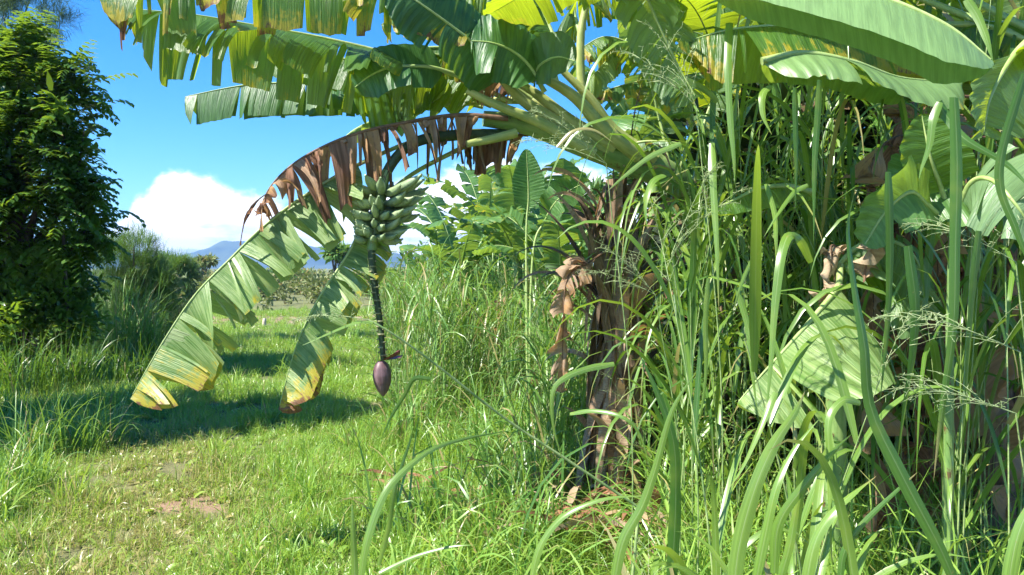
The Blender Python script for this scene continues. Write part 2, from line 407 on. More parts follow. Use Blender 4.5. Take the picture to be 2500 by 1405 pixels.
for i in range(3): tuft('long', 30+i).name = 'tall_tuft'

def scatter_turf():
    r = np.random.default_rng(3)
    P, I, S = [], [], []
    def worn(x, y):
        return np.clip(1.25-np.abs(x-(-.75-.32*y))/.9, 0, 1)*np.clip((9.5-y)/2.5, 0, 1)
    for (y0, y1, dens) in ((2.6, 5.5, 110), (5.5, 8, 95), (8, 12, 60), (12, 18, 34), (18, 30, 16)):
        xa, xb = -.70*y1-.6, .72*y1+.4
        n = int((xb-xa)*(y1-y0)*dens)
        x = r.uniform(xa, xb, n); y = r.uniform(y0, y1, n)
        k = (np.abs(x) < .70*y+.7)
        x, y = x[k], y[k]; n = len(x)
        wn = worn(x, y); nz = np.sin(x*2.3+np.sin(y*1.9))*np.sin(y*2.7+x)
        soil = np.exp(-(((x+3.0+.0)/.28)**2+((y-5.6)/.22)**2)) > .4
        # bare soil patch where the track crosses, seen lower left
        sp = ground(455, 1240); soil = ((x-sp.x)/.24)**2+((y-sp.y)/.20)**2 < 1+.5*nz
        keep = ~soil | (r.random(n) < .35)
        x, y, wn, nz, soil = x[keep], y[keep], wn[keep], nz[keep], soil[keep]; n = len(x)
        q = r.random(n)
        edge = np.clip((x-(-.9))/1.6, 0, 1)*.35 + (x < -.36*y-.9)*.12
        pl = (.01+.05*np.clip(nz, 0, 1)+edge*.4)*(1-wn)
        kind = np.where(q < pl, 2, np.where(q < pl+.5*(1-wn)+.08, 1, 0))
        strip = (y > 22.3) & (y < 26.5) & (x > -12) & (r.random(n) < .75)
        idx = np.where((kind == 0) | soil, r.integers(0, 3, n), np.where(kind == 1, r.integers(3, 7, n), r.integers(7, 10, n)))
        sc_ = r.uniform(.7, 1.25, n)*(1+.25*nz)*np.where(y > 12, 1.25, 1)
        kk = ~strip
        P.append(np.stack([x, y, H(x, y)], -1)[kk]); I.append(idx[kk]); S.append(sc_[kk])
    P = np.concatenate(P); I = np.concatenate(I); S = np.concatenate(S)
    me = bpy.data.meshes.new('grass'); me.vertices.add(len(P)); me.vertices.foreach_set('co', P.astype(np.float32).reshape(-1))
    a = me.attributes.new('idx', 'INT', 'POINT'); a.data.foreach_set('value', I.astype(np.int32))
    a = me.attributes.new('scl', 'FLOAT', 'POINT'); a.data.foreach_set('value', S.astype(np.float32))
    a = me.attributes.new('rot', 'FLOAT_VECTOR', 'POINT')
    ro = np.stack([r.normal(0, .12, len(P)), r.normal(0, .12, len(P)), r.uniform(0, 6.28, len(P))], -1); a.data.foreach_set('vector', ro.astype(np.float32).reshape(-1))
    me.materials.append(M['lawn'])
    o = bpy.data.objects.new('grass', me); COL.objects.link(o)
    g = bpy.data.node_groups.new('scatter_turf', 'GeometryNodeTree')
    g.interface.new_socket('Geometry', in_out='INPUT', socket_type='NodeSocketGeometry')
    g.interface.new_socket('Geometry', in_out='OUTPUT', socket_type='NodeSocketGeometry')
    N = g.nodes; L = g.links
    gi, go = N.new('NodeGroupInput'), N.new('NodeGroupOutput')
    ci = N.new('GeometryNodeCollectionInfo'); ci.inputs['Collection'].default_value = tufts
    ci.inputs['Separate Children'].default_value = True; ci.inputs['Reset Children'].default_value = True
    ip = N.new('GeometryNodeInstanceOnPoints'); ip.inputs['Pick Instance'].default_value = True
    def at(nm, ty):
        q = N.new('GeometryNodeInputNamedAttribute'); q.data_type = ty; q.inputs['Name'].default_value = nm
        return q.outputs['Attribute']
    L.new(gi.outputs[0], ip.inputs['Points']); L.new(ci.outputs[0], ip.inputs['Instance'])
    L.new(at('idx', 'INT'), ip.inputs['Instance Index']); L.new(at('rot', 'FLOAT_VECTOR'), ip.inputs['Rotation']); L.new(at('scl', 'FLOAT'), ip.inputs['Scale'])
    L.new(ip.outputs[0], go.inputs[0])
    md = o.modifiers.new('scatter', 'NODES'); md.node_group = g
    tag(o, 'bright green short turf with longer tufts covering the field', 'grass', kind='stuff')
scatter_turf()

# ---------------------------------------------------------------- banana leaves
def leaf(parent, pts, Wd, dA, dB, kA=.6, kB=.6, tears=10, seed=0, mat='ban', name='leaf', label=None, pet=.08, rib='rib', rr=.016,
         dry=(.0, .15), edge=.15, fwd=.18, spread=.15, tip=.16, base=.10, m=7, gap=.10, crum=0., ragged=.06, lens=None, lossA=0., lossB=0., twist=.35, ripple=1., tipd=0.):
    """one banana leaf. pts: midrib from stem to tip; dA, dB: directions of the two half-blades; k: sag; tears: rips per half"""
    r = np.random.default_rng(seed*77+5)
    n = 90; C = spline(pts, n); L = np.concatenate([[0], np.cumsum(np.linalg.norm(np.diff(C, axis=0), axis=1))]); tot = L[-1]
    T = nrm(np.gradient(C, axis=0))
    b = MB(); g = np.array([0, 0, -1.])
    for si, (dv, k0, loss) in enumerate(((dA, kA, lossA), (dB, kB, lossB))):
        if dv is None: continue
        dv = nrm(np.array(dv, float))
        cuts = [0.] + sorted(r.uniform(.03, .97, tears)) + [1.] if tears else [0., 1.]
        for c0, c1 in zip(cuts[:-1], cuts[1:]):
            if c1-c0 < .006: continue
            if r.random() < loss: continue
            nc = max(3, int((c1-c0)*60)+2)
            x = np.linspace(c0, c1, nc)
            u_ = pet+(1-pet)*x
            f = u_*(n-1)
            i0 = np.clip(f.astype(int), 0, n-2); fr = (f-i0)[:, None]
            p = C[i0]*(1-fr)+C[i0+1]*fr; tt = nrm(T[i0]*(1-fr)+T[i0+1]*fr)
            w = Wd*np.minimum(1, ((x+.004)/base)**.6)*np.minimum(1, ((1.004-x)/tip)**.6)
            lf = 1-r.random()*ragged*2 if tears else 1
            kk = k0*(1+r.normal(0, .35 if tears else 0)); tw = r.normal(0, spread if tears else 0, 3)
            D = nrm(dv[None] - tt*(tt@dv)[:, None]*.8 + tt*fwd + tw[None])
            cc = (c0+c1)/2; dr0 = r.uniform(*dry); narrow = gap*r.uniform(.3, 1.6) if tears else 0
            rows = []; q = p.copy(); at = []
            pc = q.mean(0)
            ph = r.uniform(0, 6.28); cr = crum*r.uniform(.5, 1.5)
            ta = r.normal(0, twist) if tears else 0; td = nrm(p[-1]-p[0])
            for j in range(m+1):
                vj = j/m
                qq = pc + (q-q[nc//2])*(1-narrow*vj) + (q[nc//2]-pc)
                nn = nrm(np.cross(tt, D))
                qq = qq + nn*(ripple*.008*np.sin(x*95*tot+ph)*vj)[:, None]*Wd/.3
                if ta:
                    la = ((q-q[nc//2])@td)[:, None]
                    qq = qq + (math.cos(ta*vj)-1)*la*td + math.sin(ta*vj)*la*nn
                if crum: qq = qq + nn*(cr*vj*np.sin((x-c0)/(c1-c0)*5+ph+vj*4))[:, None]*.05 
                rows.append(qq)
                at.append(np.stack([L[i0]+0*x, np.full(nc, vj), np.full(nc, dr0+edge*max(0, vj-.45)*1.8+ .5*edge*(x > .9)+tipd*np.clip((x-.62)/.38, 0, 1))], -1))
                stp = (w*lf*(1+ragged*np.sin(x*70+ph)*(j == m-1)))[:, None]/m
                q = q + D*stp
                D = nrm(D + g*kk/m*2*(vj+.2))
            b.grid(np.array(rows).transpose(1, 0, 2) if si == 0 else np.array(rows)[:, ::-1].transpose(1, 0, 2),
                   np.array(at).transpose(1, 0, 2) if si == 0 else np.array(at)[:, ::-1].transpose(1, 0, 2))
    o = b.build(name, M[mat], parent)
    if label: o['label'] = label
    rb = MB(); s = np.linspace(0, 1, n)
    rb.tube(C[::2], rr*(1-.86*s[::2]**.8), 7)
    if rib: rb.build('midrib', M[rib], o)
    return o

def generic_plant(loc, h, nl, seed, label, group=None, mat='banfar', ll=(1.1, 1.7), lw=.24, lean=(0, 0), sr=.09, stem='stem', skip=None, dryl=2, els=(35, 82), azr=None, tears=(6, 18)):
    r = np.random.default_rng(seed)
    t = empty('banana_plant', loc, label, 'banana plant', group)
    b = MB(); z = np.linspace(0, 1, 12)
    ax = np.array(loc)[None] + np.stack([lean[0]*z**1.6, lean[1]*z**1.6, h*z], -1)
    ax[0, 2] -= .05
    b.tube(ax, sr*(1-.5*z), 12)
    b.build('pseudostem', M[stem], t)
    top = ax[-1]
    for i in range(nl):
        az = i*2.4+r.normal(0, .25) if azr is None else r.uniform(*azr)
        el = R(r.uniform(*els)); L = r.uniform(*ll)
        P, _ = march(np.array([top+[0, 0, -.1]]), dirs(np.array([az]), np.array([el])), np.array([L]), np.array([r.uniform(.9, 1.9)]), 10)
        side = np.array([-math.sin(az), math.cos(az), 0])
        up = r.uniform(-.15, .45)
        leaf(t, P[0], lw*r.uniform(.8, 1.1), side+[0, 0, up], -side+[0, 0, up], r.uniform(.3, .9), r.uniform(.3, .9), int(r.integers(*tears)), seed*31+i, mat,
             pet=.15, rr=.014, dry=(0, .25), edge=.2, m=5)
    for i in range(dryl):
        az = r.uniform(0, 6.28); k = r.uniform(.6, .95)
        st = ax[int(k*11)]
        P = [st, st+np.array([math.cos(az)*.15, math.sin(az)*.15, .05]), st+np.array([math.cos(az)*.25, math.sin(az)*.25, -.35]), st+np.array([math.cos(az)*.2, math.sin(az)*.2, -.95*h*k+.1])]
        leaf(t, P, .14, (math.cos(az+1), math.sin(az+1), -.8), (math.cos(az-1), math.sin(az-1), -.8), 1.2, 1.2, 14, seed*91+i, 'dry', 'dry_leaf', pet=.1, rib='ribdry', rr=.009, crum=1., m=5, dry=(.3, .9))
    return t

# ---------------------------------------------------------------- the fruiting banana plant
base = W(1800, 1225, 5.5); base.z = 0
bp = empty('banana_plant', base, 'large leaning banana plant carrying the green fruit bunch and purple flower bud', 'banana plant')
V3 = lambda *a: Vector(a)
b = MB()
ax = spline([base-V3(0, 0, .05), W(1800, 1000, 5.45), W(1790, 760, 5.4), W(1745, 560, 5.25), W(1660, 452, 5.05)], 18)
b.tube(ax, np.linspace(.125, .085, 18), 14)
b.build('pseudostem', M['stemdry'], bp)['label'] = 'leaning lower stem in brown dried sheaths, hidden by grass'
b = MB()
ax = spline([W(1700, 495, 5.12), W(1640, 435, 5.0), W(1560, 398, 4.9), W(1420, 350, 4.8), W(1290, 305, 4.75), W(1180, 290, 4.7)], 26)
b.tube(ax, np.concatenate([np.linspace(.075, .098, 10), np.linspace(.095, .045, 16)]), 14)
for i_, (f0, f1, off) in enumerate([(0, 17, -.02), (3, 21, .03), (6, 25, .0)]):   # overlapping leaf bases wrapped round the neck
    seg = ax[f0:f1]+np.array([0, -.02+.01*i_, off]); m_ = len(seg)
    b.tube(seg, np.interp(np.linspace(0, 1, m_), [0, .3, .85, 1], [.03, .085-.012*i_, .05-.008*i_, .02]), 12)
b.build('leaf_sheath', M['stem'], bp)['label'] = 'thick green leaning neck of overlapping leaf bases'
dp = empty('banana_plant', at_ground(1505, 5.1), 'dead upright banana stem wrapped in shredded brown sheaths beneath the leaning crown', 'banana plant')
b = MB(); g0 = at_ground(1505, 5.1)
ax = spline([g0-V3(0, 0, .05), W(1515, 1000, 5.1), W(1508, 700, 5.12), W(1500, 440, 5.15)], 16)
b.tube(ax, np.linspace(.10, .055, 16), 14); b.build('pseudostem', M['stemdry'], dp)
# petioles fanning from the neck
def petiole(pts, r0, r1, mat='ribgold'):
    q = MB(); c = spline([W(*p) for p in pts], 18); q.tube(c, np.linspace(r0, r1, 18), 9); return q.build('petiole', M[mat], bp)
petiole([(1480, 370, 4.8), (1360, 300, 4.7), (1270, 240, 4.65), (1205, 170, 4.6)], .05, .022)
petiole([(1500, 360, 4.78), (1400, 300, 4.72), (1310, 230, 4.7), (1250, 195, 4.7)], .045, .02)
petiole([(1560, 380, 4.8), (1480, 320, 4.7), (1400, 235, 4.65), (1300, 175, 4.6)], .05, .024)
petiole([(1600, 390, 4.85), (1500, 320, 4.8), (1440, 240, 4.75), (1375, 175, 4.72)], .042, .02)
petiole([(1560, 370, 4.85), (1470, 310, 4.8), (1425, 250, 4.8), (1418, 90, 4.8), (1440, -20, 4.8)], .04, .019)
petiole([(1450, 375, 4.7), (1330, 305, 4.62), (1220, 260, 4.55), (1140, 222, 4.5)], .04, .019)
petiole([(1420, 330, 4.9), (1330, 255, 4.95), (1230, 245, 5.0), (1100, 255, 5.0)], .036, .018)
petiole([(1260, 325, 4.6), (1200, 340, 4.55), (1140, 352, 4.5)], .028, .020)

down = (0, -.1, -1)
# leaf drooping to lower left, torn into broad panels
leaf(bp, [W(1250, 330, 4.8), W(1050, 335, 4.7), W(880, 400, 4.55), W(745, 478, 4.45), W(650, 548, 4.35), W(565, 630, 4.3), W(475, 722, 4.25), W(395, 840, 4.2), W(318, 975, 4.15)], .35,
     (.80, -.35, -.50), (.78, .25, -.55), .3, .5, 24, 1, 'banpale', 'leaf', 'pale torn leaf drooping far to the lower left with yellowed tip', pet=.26, dry=(0, .18), edge=.26, spread=.2, gap=.08, tip=.10, m=9, fwd=.0, twist=.5, ripple=.4, tipd=.30, ragged=.1)
leaf(bp, [W(1150, 350, 4.9), W(1000, 430, 4.75), W(905, 520, 4.6), W(850, 620, 4.5), W(775, 735, 4.42), W(722, 850, 4.38), W(680, 1000, 4.35)], .24,
     (.9, -.25, -.25), (.8, .3, -.3), .5, .6, 14, 2, 'banpale', 'leaf', 'narrow pale leaf hanging behind the fruit with browned tip', pet=.34, dry=(0, .25), edge=.35, spread=.2, gap=.06, tip=.15, m=8, fwd=.05, twist=.6, ripple=.4, tipd=.4)
# brown shredded leaf arching above the bunch
leaf(bp, [W(1240, 290, 4.65), W(1120, 282, 4.6), W(990, 300, 4.52), W(860, 330, 4.45), W(740, 385, 4.4), W(665, 450, 4.35), W(625, 530, 4.3)], .42,
     (.0, -.5, -.8), (.05, .3, -.9), 1.9, 2.2, 44, 3, 'dry', 'dry_leaf', 'brown shredded dead leaf arching over the fruit bunch', pet=.10, rib='ribdry', rr=.017, dry=(.2, 1.0), edge=.2, spread=.22, gap=.32, crum=.8, ragged=.5, m=9, lossA=.03, lossB=.12, fwd=.0)
leaf(bp, [W(1290, 330, 4.9), W(1230, 330, 4.9), W(1150, 335, 4.85), W(1130, 345, 4.85)], .24, (.1, -.2, -1), (0, .3, -1), 2, 2, 12, 31, 'dry', 'dry_leaf', pet=.05, rib='ribdry', rr=.012, dry=(.3, 1.), gap=.4, crum=1., ragged=.35, lossA=.2)
# pale leaf just above the dead one
leaf(bp, [W(1150, 250, 4.9), W(1040, 262, 4.85), W(940, 285, 4.8), W(855, 325, 4.75), W(800, 390, 4.7)], .16, (0, -.9, -.25), (0, .8, .1), .5, .6, 3, 4, 'banpale', pet=.05, dry=(0, .1), spread=.05)
# long ribbed leaf across the sky
leaf(bp, [W(1250, 250, 4.75), W(1120, 190, 4.7), W(980, 140, 4.62), W(800, 95, 4.52), W(620, 62, 4.45), W(470, 36, 4.4), W(320, 22, 4.35)], .40,
     (.05, -.75, -.50), (0.15, .35, -.85), .8, .7, 17, 5, 'ban', 'leaf', 'long ribbed leaf held out across the blue sky with torn glowing lower half', pet=.22, dry=(0, .2), edge=.25, spread=.13, gap=.2, tip=.12, m=9)
leaf(bp, [W(1200, 260, 4.9), W(1060, 205, 4.9), W(930, 170, 4.9), W(780, 130, 4.9), W(620, 115, 4.9)], .22,
     (.0, -.35, -.9), (0, .5, -.8), .5, .7, 9, 51, 'ban', pet=.2, dry=(0, .12), edge=.2, spread=.13, gap=.12)
# dark blue-green leaf tip against the sky
leaf(bp, [W(1180, 262, 5.1), W(1000, 222, 5.1), W(860, 205, 5.1), W(740, 202, 5.1), W(600, 208, 5.1), W(452, 236, 5.1)], .24,
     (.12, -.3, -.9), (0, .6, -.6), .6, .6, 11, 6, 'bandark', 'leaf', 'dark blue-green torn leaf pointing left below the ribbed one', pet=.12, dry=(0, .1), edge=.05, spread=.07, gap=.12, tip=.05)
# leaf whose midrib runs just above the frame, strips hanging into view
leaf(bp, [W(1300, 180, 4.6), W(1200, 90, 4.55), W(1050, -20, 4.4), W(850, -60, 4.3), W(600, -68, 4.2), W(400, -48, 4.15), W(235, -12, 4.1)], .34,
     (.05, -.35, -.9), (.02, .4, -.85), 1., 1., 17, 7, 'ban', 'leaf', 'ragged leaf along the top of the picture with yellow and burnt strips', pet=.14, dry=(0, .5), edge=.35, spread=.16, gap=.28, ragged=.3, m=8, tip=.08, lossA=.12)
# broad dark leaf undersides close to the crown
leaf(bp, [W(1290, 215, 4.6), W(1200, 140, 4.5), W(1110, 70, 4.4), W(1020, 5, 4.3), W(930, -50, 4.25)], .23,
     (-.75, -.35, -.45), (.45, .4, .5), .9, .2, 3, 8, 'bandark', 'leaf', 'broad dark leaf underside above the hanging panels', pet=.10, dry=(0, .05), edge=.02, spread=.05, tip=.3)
leaf(bp, [W(1260, 215, 4.8), W(1180, 160, 4.8), W(1090, 118, 4.78), W(980, 128, 4.75), W(900, 165, 4.7), W(850, 195, 4.7)], .40,
     (.05, -.12, -1), (.0, .5, -.6), .3, .4, 8, 9, 'ban', 'leaf', 'yellow-green backlit panels hanging straight down beside the crown', pet=.1, dry=(0, .28), edge=.15, spread=.06, gap=.05, ragged=.1)
leaf(bp, [W(1130, 190, 4.6), W(1050, 165, 4.5), W(960, 165, 4.4), W(905, 185, 4.35), W(865, 215, 4.3)], .14,
     (.25, -.3, -.9), (.2, .3, .7), .8, .5, 1, 10, 'bandark', 'leaf', 'small curled dark leaf in front of the glowing panels', pet=.15, dry=(0, .02), spread=.03, tip=.3)
leaf(bp, [W(1330, 225, 4.55), W(1290, 160, 4.5), W(1250, 125, 4.45), W(1200, 105, 4.4), W(1150, 100, 4.4)], .22,
     (.0, -.2, -.9), (.3, .4, .8), .8, .3, 3, 11, 'bandark', pet=.1, dry=(0, .03), spread=.06)
leaf(bp, [W(1300, 200, 4.6), W(1320, 160, 4.5), W(1360, 140, 4.4), W(1405, 150, 4.35)], .16,
     (-.15, -.4, -.8), (-.3, .3, .9), .5, .3, 2, 12, 'bandark', 'leaf', 'dark wing-like leaf spreading over the petioles', pet=.0, dry=(0, .0), spread=.04, base=.3, tip=.35)
leaf(bp, [W(1440, 0, 4.8), W(1440, -60, 4.75), W(1500, -120, 4.6), W(1600, -130, 4.4), W(1720, -90, 4.3)], .34, (0, -.5, -.8), (0, .6, -.5), .9, .9, 20, 13, 'ban', pet=.05, dry=(0, .3), spread=.12, gap=.2)
leaf(bp, [W(1380, 180, 4.8), W(1340, 60, 4.9), W(1280, -40, 4.9), W(1180, -60, 4.9), W(1100, -20, 4.9)], .30, (0, -.3, -.9), (0, .5, -.6), .8, .8, 16, 14, 'ban', pet=.2, dry=(0, .3), spread=.12, gap=.15)
leaf(bp, [W(1420, 100, 5.0), W(1400, 0, 5.1), W(1450, -60, 5.2), W(1560, -60, 5.3), W(1680, 20, 5.3)], .34, (0, -.3, -.9), (0, .5, -.6), .8, .8, 20, 15, 'ban', pet=.1, dry=(0, .35), spread=.15, gap=.25)

for i_, (pts_, w_, mt_, tr_, dy_) in enumerate([
    ([(1250, 230, 4.85), (1190, 120, 4.9), (1110, 40, 4.95), (1010, 20, 5.0), (930, 60, 5.0)], .22, 'ban', 18, .45),
    ([(1220, 200, 4.7), (1120, 150, 4.65), (1030, 130, 4.6), (950, 150, 4.6)], .17, 'ban', 14, .6),
    ([(1360, 200, 4.9), (1330, 80, 5.0), (1250, 10, 5.1), (1150, 10, 5.2)], .22, 'ban', 16, .4),
    ([(1640, 430, 5.0), (1600, 250, 5.0), (1560, 130, 5.0), (1480, 90, 4.95), (1400, 130, 4.9)], .20, 'ban', 18, .4),
    ([(1650, 440, 5.1), (1690, 300, 5.1), (1660, 210, 5.1), (1560, 200, 5.1), (1450, 230, 5.1)], .18, 'banfar', 18, .5),
    ([(1690, 470, 5.1), (1720, 300, 5.2), (1760, 180, 5.2), (1720, 90, 5.2), (1620, 70, 5.1)], .24, 'ban', 18, .4),
    ([(1480, 380, 4.9), (1550, 350, 4.8), (1610, 345, 4.75), (1665, 350, 4.7)], .11, 'banfar', 3, .1),
    ([(1560, 60, 5.2), (1520, 110, 5.1), (1480, 150, 5.0), (1430, 205, 5.0)], .16, 'banpale', 3, .1),
    ([(1300, 240, 4.7), (1240, 200, 4.7), (1190, 190, 4.7), (1150, 200, 4.7)], .16, 'dry', 12, .8)]):
    leaf(bp, [W(*q_) for q_ in pts_], w_, (.1, -.4, -.8), (0, .4, -.7), .8, .8, tr_, 800+i_, mt_, 'dry_leaf' if mt_ == 'dry' else 'leaf', pet=.2, dry=(0, dy_), edge=.3, spread=.2, gap=.2, ragged=.25, rr=.013)

# fruit bunch: stalk, hands of bananas, then the bare stalk and the bud
b = MB()
fs = spline([W(1250, 330, 4.75), W(1120, 330, 4.65), W(1010, 350, 4.55), W(945, 420, 4.5), W(925, 520, 4.48), W(908, 610, 4.46), W(915, 700, 4.45), W(928, 790, 4.45), W(936, 880, 4.45)], 60)
b.tube(fs, np.concatenate([np.linspace(.034, .026, 34), np.linspace(.022, .015, 26)]), 10)
st = b.build('fruit_stalk', M['ped'], bp)
b = MB(); r = np.random.default_rng(4)
for i in range(46):                       # knobbly bract scars spiralling down the bare stalk
    f = 35+24*i/46; k = int(f); p = fs[k]*(1-(f-k))+fs[min(k+1, 59)]*(f-k)
    a = i*2.4; th = np.linspace(-.9, .9, 7)+a
    ring = np.stack([p[0]+.0225*np.cos(th), p[1]+.0225*np.sin(th), np.full(7, p[2])], -1)
    b.tube(ring, .0045, 5)
b.build('bract_scar', M['scar'], st)
bunch = MB(); bunch.tube(fs[22:38], .03, 8)
bu = bunch.build('fruit_bunch', M['stem'], bp); bu['label'] = 'hanging bunch of plump unripe green bananas'
def banana(p, az, el, L, rad, up, seed):
    q = np.random.default_rng(seed); n = 13; s = np.linspace(0, 1, n)
    d = dirs(np.array([az]), np.array([el]))[0]
    pts = [np.array(p)]
    for i in range(n-1):
        pts.append(pts[-1]+d*L/(n-1)); d = nrm(d+np.array([0, 0, 1.])*up/(n-1))
    pts = np.array(pts)
    rad = rad*np.array([.35, .42, .6, .85, .97, 1, 1, .98, .93, .8, .58, .34, .2])
    mb = MB(); k = 10
    T = nrm(np.gradient(pts, axis=0)); a = nrm(np.cross(T, [.1, .2, 1])); c = np.cross(T, a)
    th = np.arange(k)/k*2*np.pi; fac = 1+.07*np.cos(5*th)
    P = pts[:, None]+rad[:, None, None]*fac[None, :, None]*(np.cos(th)[None, :, None]*a[:, None]+np.sin(th)[None, :, None]*c[:, None])
    A = np.zeros(P.shape); A[..., 0] = s[:, None]*L+seed; A[..., 1] = th/6.28
    mb.grid(P, A, True)
    mb.add(P[-1], [list(range(k))], A[-1])
    o = mb.build('banana', M['fruit'], bu)
    return o, pts, rad
r = np.random.default_rng(12)
hands = [(26, 10, .215, .027, -6, .8), (28, 12, .205, .026, -8, .8), (30, 13, .18, .025, -14, .9), (32, 13, .155, .023, -20, 1.1), (34, 12, .13, .021, -28, 1.4)]
for hi, (k, n, L, rad, el, up) in enumerate(hands):
    p = fs[k]
    L *= .83; rad *= .92; n += 3
    for j in range(n):
        az = j/n*6.283+hi*.4+r.normal(0, .08)
        q = p+np.array([math.cos(az)*.035, math.sin(az)*.035, r.normal(0, .012)])
        banana(q, az, R(el+r.normal(0, 7)), L*(1.08+.28*math.cos(az))*r.uniform(.85, 1.1), rad*r.uniform(.92, 1.08), up*r.uniform(.8, 1.2), hi*20+j)
# flower bud
bud = MB(); n = 22; s = np.linspace(0, 1, n); top = np.array(W(931, 882, 4.45)); bot = np.array(W(936, 968, 4.45))
c = top+(bot-top)*s[:, None]
rad = .052*np.interp(s, [0, .06, .2, .4, .6, .8, .93, 1], [.35, .62, .88, 1, .92, .66, .34, .06])
th = np.arange(18)/18*2*np.pi
P = c[:, None]+(rad[:, None]*(1+.035*np.cos(th*3+s[:, None]*3)))[..., None]*np.stack([np.cos(th), np.sin(th), 0*th], -1)[None]
A = np.zeros(P.shape); A[..., 0] = s[:, None]*.2; A[..., 1] = th/6.28
bud.grid(P, A, True)
bo = bud.build('flower_bud', M['bud'], bp); bo['label'] = 'dusty purple pointed banana flower bud'
def bract(a0, lift, seed):
    mb = MB(); n, m_ = 10, 7; ss = np.linspace(0, 1, n); lat = np.linspace(-1, 1, m_)
    p0 = top+np.array([math.cos(a0)*.02, math.sin(a0)*.02, .01])
    out = np.array([math.cos(a0), math.sin(a0), 0]); sd_ = np.array([-math.sin(a0), math.cos(a0), 0])
    P = np.zeros((n, m_, 3))
    for i, x in enumerate(ss):
        ang = -.9+lift*x
        ctr = p0+out*(.095*math.sin(x*1.5))+np.array([0, 0, 1])*(.065*x*lift-.02*x)
        wd = .045*math.sin(math.pi*min(.97, x*.8+.15))
        for j, l in enumerate(lat): P[i, j] = ctr+sd_*wd*l+(out*(1-l*l)-np.array([0, 0, 1])*(l*l)*.3)*.014
    mb.grid(P, np.zeros(P.shape)); return mb.build('bract', M['bract'], bo)
bract(-.5, 1.2, 1); bract(.5, .6, 2)

# ---------------------------------------------------------------- broad hanging leaves and dry sheaths on the main clump
leaf(dp, [W(1500, 600, 4.9), W(1440, 640, 4.75), W(1385, 680, 4.65), W(1375, 800, 4.6), W(1372, 960, 4.6)], .14, (-.8, -.5, .1), (.8, -.3, -.5), .9, 1.4, 9, 61, 'dry', 'dry_leaf',
     'orange-brown dead leaf hanging open beside the stem', pet=.2, rib='ribdry', rr=.01, dry=(.0, .5), crum=.5, gap=.3, ragged=.3, m=8, fwd=.8, twist=.7)
def shreds(parent, axis, rad, n, seed, zmin, zmax, L=(.25, .8), wd=(.02, .075), mats=('dry', 'drypale', 'stemdry')):
    """fibrous sheath strips peeling and hanging round a stem"""
    r = np.random.default_rng(seed); axis = np.array(axis); bs = [MB() for _ in mats]
    for q in range(n):
        z = zmin+(zmax-zmin)*r.random()**.8; k = int(np.argmin(abs(axis[:, 2]-z))); c = axis[k].copy(); c[2] = z
        a = r.uniform(0, 6.28); o_ = np.array([math.cos(a), math.sin(a), 0]); ln = min(r.uniform(*L), z*.98)
        flat = np.array([[-math.sin(a), math.cos(a), 0]])
        d0 = o_*r.uniform(.05, .5)+np.array([0, 0, -1 if r.random() < .7 else .5])
        h = o_[None]
        blades(bs[r.integers(len(mats))], (c+o_*rad*r.uniform(.8, 1.1))[None], d0[None], np.array([ln]), np.array([r.uniform(*wd)]), np.array([r.uniform(.8, 3.)]), 12, 3, twist=.8, r=r, keel=r.uniform(-.5, .6), hint=h, rnd=np.array([r.uniform(0, .5)]))
    for mt, b_ in zip(mats, bs):
        if b_.n: b_.build('dry_sheath', M[mt], parent)['kind'] = 'stuff'
shreds(dp, ax, .07, 200, 71, .15, 2.15)
shreds(dp, ax, .085, 110, 72, .3, 1.6, (.4, .9), (.05, .11))
# ---------------------------------------------------------------- banana plants behind and to the right
G_MID = 'banana plants growing behind the fruiting one'
generic_plant(at_ground(1120, 10.5), 1.6, 9, 101, 'banana plant with drooping crown, leftmost of those beyond the tall grass', G_MID, ll=(1.0, 1.6))
generic_plant(at_ground(1265, 9.2), 1.75, 9, 102, 'banana plant with one upright leaf in the gap right of the fruit bunch', G_MID, ll=(1.1, 1.7), els=(45, 86))
generic_plant(at_ground(1370, 8.2), 1.5, 9, 103, 'lower banana plant directly behind the brown hanging leaf', G_MID, ll=(1.0, 1.5))
generic_plant(at_ground(1190, 13.5), 2.0, 9, 104, 'farthest banana plant showing between the fruit and the stem', G_MID, ll=(1.2, 1.8))
generic_plant(at_ground(1600, 7.5), 2.6, 9, 105, 'tall banana plant seen through the grass right of the brown stem', G_MID, ll=(1.3, 2.0), lw=.28)
generic_plant(at_ground(1800, 6.5), 2.7, 9, 106, 'tall banana plant crowded behind the hanging pale grass blades', G_MID, 'ban', ll=(1.3, 2.0), lw=.28)
generic_plant(at_ground(2080, 5.8), 2.6, 9, 107, 'shaded banana plant behind the folded hanging leaf', G_MID, 'ban', ll=(1.3, 2.0), lw=.28, dryl=7)
generic_plant(at_ground(2380, 5.0), 2.5, 9, 108, 'shaded banana plant at the right edge with many dead leaves', G_MID, 'ban', ll=(1.3, 2.0), lw=.28, dryl=9)
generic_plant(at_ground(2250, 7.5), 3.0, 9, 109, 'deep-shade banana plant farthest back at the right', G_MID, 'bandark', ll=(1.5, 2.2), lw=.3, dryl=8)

# upright rolled leaf in the gap
t = empty('banana_sucker', at_ground(1290, 7.6), 'young banana shoot with a tall pointed upright leaf in the gap', 'banana shoot')
leaf(t, [at_ground(1290, 7.6), W(1285, 600, 7.6), W(1290, 480, 7.6), W(1285, 365, 7.55)], .16, (-.9, -.25, .25), (.9, -.2, .25), 0, 0, 0, 201, 'banfar', pet=.52, tip=.5, base=.3, rr=.018, m=6)
leaf(t, [at_ground(1290, 7.6), W(1300, 640, 7.6), W(1330, 540, 7.6), W(1370, 480, 7.5), W(1440, 440, 7.4)], .16, (-.3, -.3, .8), (.3, -.3, -.9), .3, .3, 3, 202, 'banfar', pet=.5, tip=.4, rr=.018)

